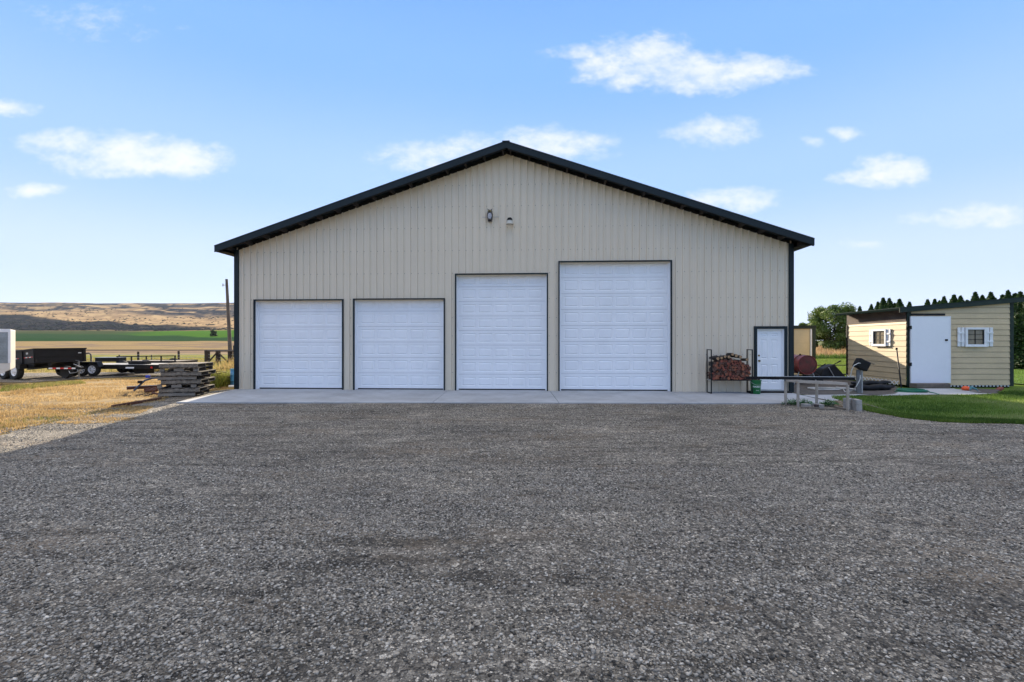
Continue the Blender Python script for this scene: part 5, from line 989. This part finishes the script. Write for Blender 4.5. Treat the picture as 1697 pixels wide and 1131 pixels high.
# flatbed trailer
fb = P(167, 624, 22.0); ft = thing('flatbed_trailer', 'low black flatbed trailer with white wheel rims parked behind the dump trailer', 'trailer', (fb.x, 22.0, 0), R(-2))
b = MB(); b.box(-1.6, 2.75, .25, 2.0, .50, .54); b.build('deck', mat('deck_pale', (.34, .33, .31), .8, noise=4, var=.15), ft)
b = MB(); b.box(-1.6, 2.75, .12, .25, .34, .545); b.box(-1.6, 2.75, 2.0, 2.1, .34, .545); b.box(-1.6, -1.5, .25, 2.0, .34, .50); b.box(2.65, 2.75, .25, 2.0, .34, .50); b.build('side_rail', blackm, ft)
b = MB(); b.box(-1.18, -.06, -.16, .12, .66, .69); b.hexa([(-.06, -.16, .45), (.06, -.16, .45), (.06, .12, .45), (-.06, .12, .45), (-.08, -.16, .69), (-.06, -.16, .69), (-.06, .12, .69), (-.08, .12, .69)]); b.box(-1.18, -.06, .118, .14, .5, .66); b.build('fender', blackm, ft)
for x in (-.36, -.88): wheel(ft, (x, .0, .33), (0, -1, 0), .31, .2)
for x in (-.36, -.88): wheel(ft, (x, 2.2, .33), (0, 1, 0), .31, .2)
b = MB(); b.bar((2.75, .5, .44), (3.9, 1.05, .44), .07, .1); b.bar((2.75, 1.7, .44), (3.9, 1.15, .44), .07, .1); b.bar((3.85, 1.1, .44), (4.2, 1.1, .44), .09, .09); b.build('tongue', blackm, ft)
b = MB(); b.box(1.35, 2.0, .3, .7, .12, .34); b.build('tool_box', blackm, ft); b = MB(); b.box(1.1, 1.5, .105, .118, .37, .44); b.build('label_plate', whitepaint, ft)
b = MB(); b.lathe([(.05, 0), (.05, .02)], (2.35, .118, .42), (0, -1, 0), 12); b.build('tail_light', redp, ft)
b = MB(); b.box(.8, 1.6, .6, 1.0, .545, .70); b.build('ramp', blackm, ft)
# utility trailer with rail
q = P(215, 612, 26); ut = thing('utility_trailer', 'black utility trailer with a low open side rail, behind the flatbed trailer', 'trailer', (q.x-.7, 26.0, 0), R(2))
b = MB(); b.box(0, 3.2, 0, 1.8, .50, .54); b.build('deck', agedwood, ut); b = MB(); b.box(0, 3.2, -.07, 0, .36, .56); b.build('frame_beam', blackm, ut); b = MB(); b.box(0, 3.2, 1.8, 1.87, .36, .56); b.build('frame_beam', blackm, ut)
b = MB(); b.bar((.0, -.035, .80), (3.2, -.035, .84), .05, .05)
for x in (.05, .8, 1.6, 2.4, 3.15): b.box(x-.025, x+.025, -.06, -.01, .56, .79+x*.0125-.012)
b.build('side_rail', blackm, ut); b = MB(); b.box(-1.1, .15, -.1, .45, .52, .74); b.build('tool_box', blackm, ut); b = MB(); b.box(-1.12, .17, -.12, .47, .741, .765); b.build('tool_box_lid', galv, ut)
wheel(ut, (1.7, -.20, .33), (0, -1, 0), .31, .2); wheel(ut, (1.7, 2.0, .33), (0, 1, 0), .31, .2)
# enclosed trailer at the left edge
q = P(17, 625, 17.0); et = thing('enclosed_trailer', 'white enclosed trailer with a glossy grey panel, cut off by the left edge', 'trailer', (q.x, 17.0, 0), R(43))
zT = H-(546-CY)/F*17.0; zB = H-(626-CY)/F*17.0
b = MB(); b.box(-5.2, 0, 0, 2.1, zB+.28, zT); b.hexa([(-5.2, 0, zB), (-.55, 0, zB), (-.55, 2.1, zB), (-5.2, 2.1, zB), (-5.2, 0, zB+.279), (0, 0, zB+.279), (0, 2.1, zB+.279), (-5.2, 2.1, zB+.279)]); bo = b.build('body', mat('trailer_white', (.66, .63, .57), .3, noise=2, var=.05), et, bevel=.015)
zq0 = H-(602-CY)/F*17.0; zq1 = H-(551-CY)/F*17.0
b = MB(); b.box(-5.1, -.06, -.012, -.001, zq0, zq1); b.build('side_panel', mat('gloss_panel', (.22, .25, .27), .15, noise=2.5, var=.25, spec=.7), et)
b = MB(); b.box(-5.2, .012, -.02, -.0005, zq1+.002, zT+.01); b.box(-.055, .012, -.02, -.0005, zq0, zq1); b.build('edge_trim', whitepaint, et)
for x in (-2.4, -3.3): wheel(et, (x, .02, .34), (0, -1, 0), .34, .2)

# ------------------------------------------------------------------ air: one closed box of even haze round everything
b = MB(); b.box(-7200, 8000, -70, 3900, -3, 330); hz = b.build('haze', None or mat('haze', (1, 1, 1))); tag(hz, kind='stuff')
HM = MATS['haze']; t = HM.node_tree; t.nodes.clear(); vo = t.nodes.new('ShaderNodeVolumePrincipled'); vo.inputs['Color'].default_value = (.80, .88, 1.0, 1); vo.inputs['Density'].default_value = 0.00002; vo.inputs['Anisotropy'].default_value = 0.3
mo = t.nodes.new('ShaderNodeOutputMaterial'); t.links.new(vo.outputs[0], mo.inputs['Volume'])
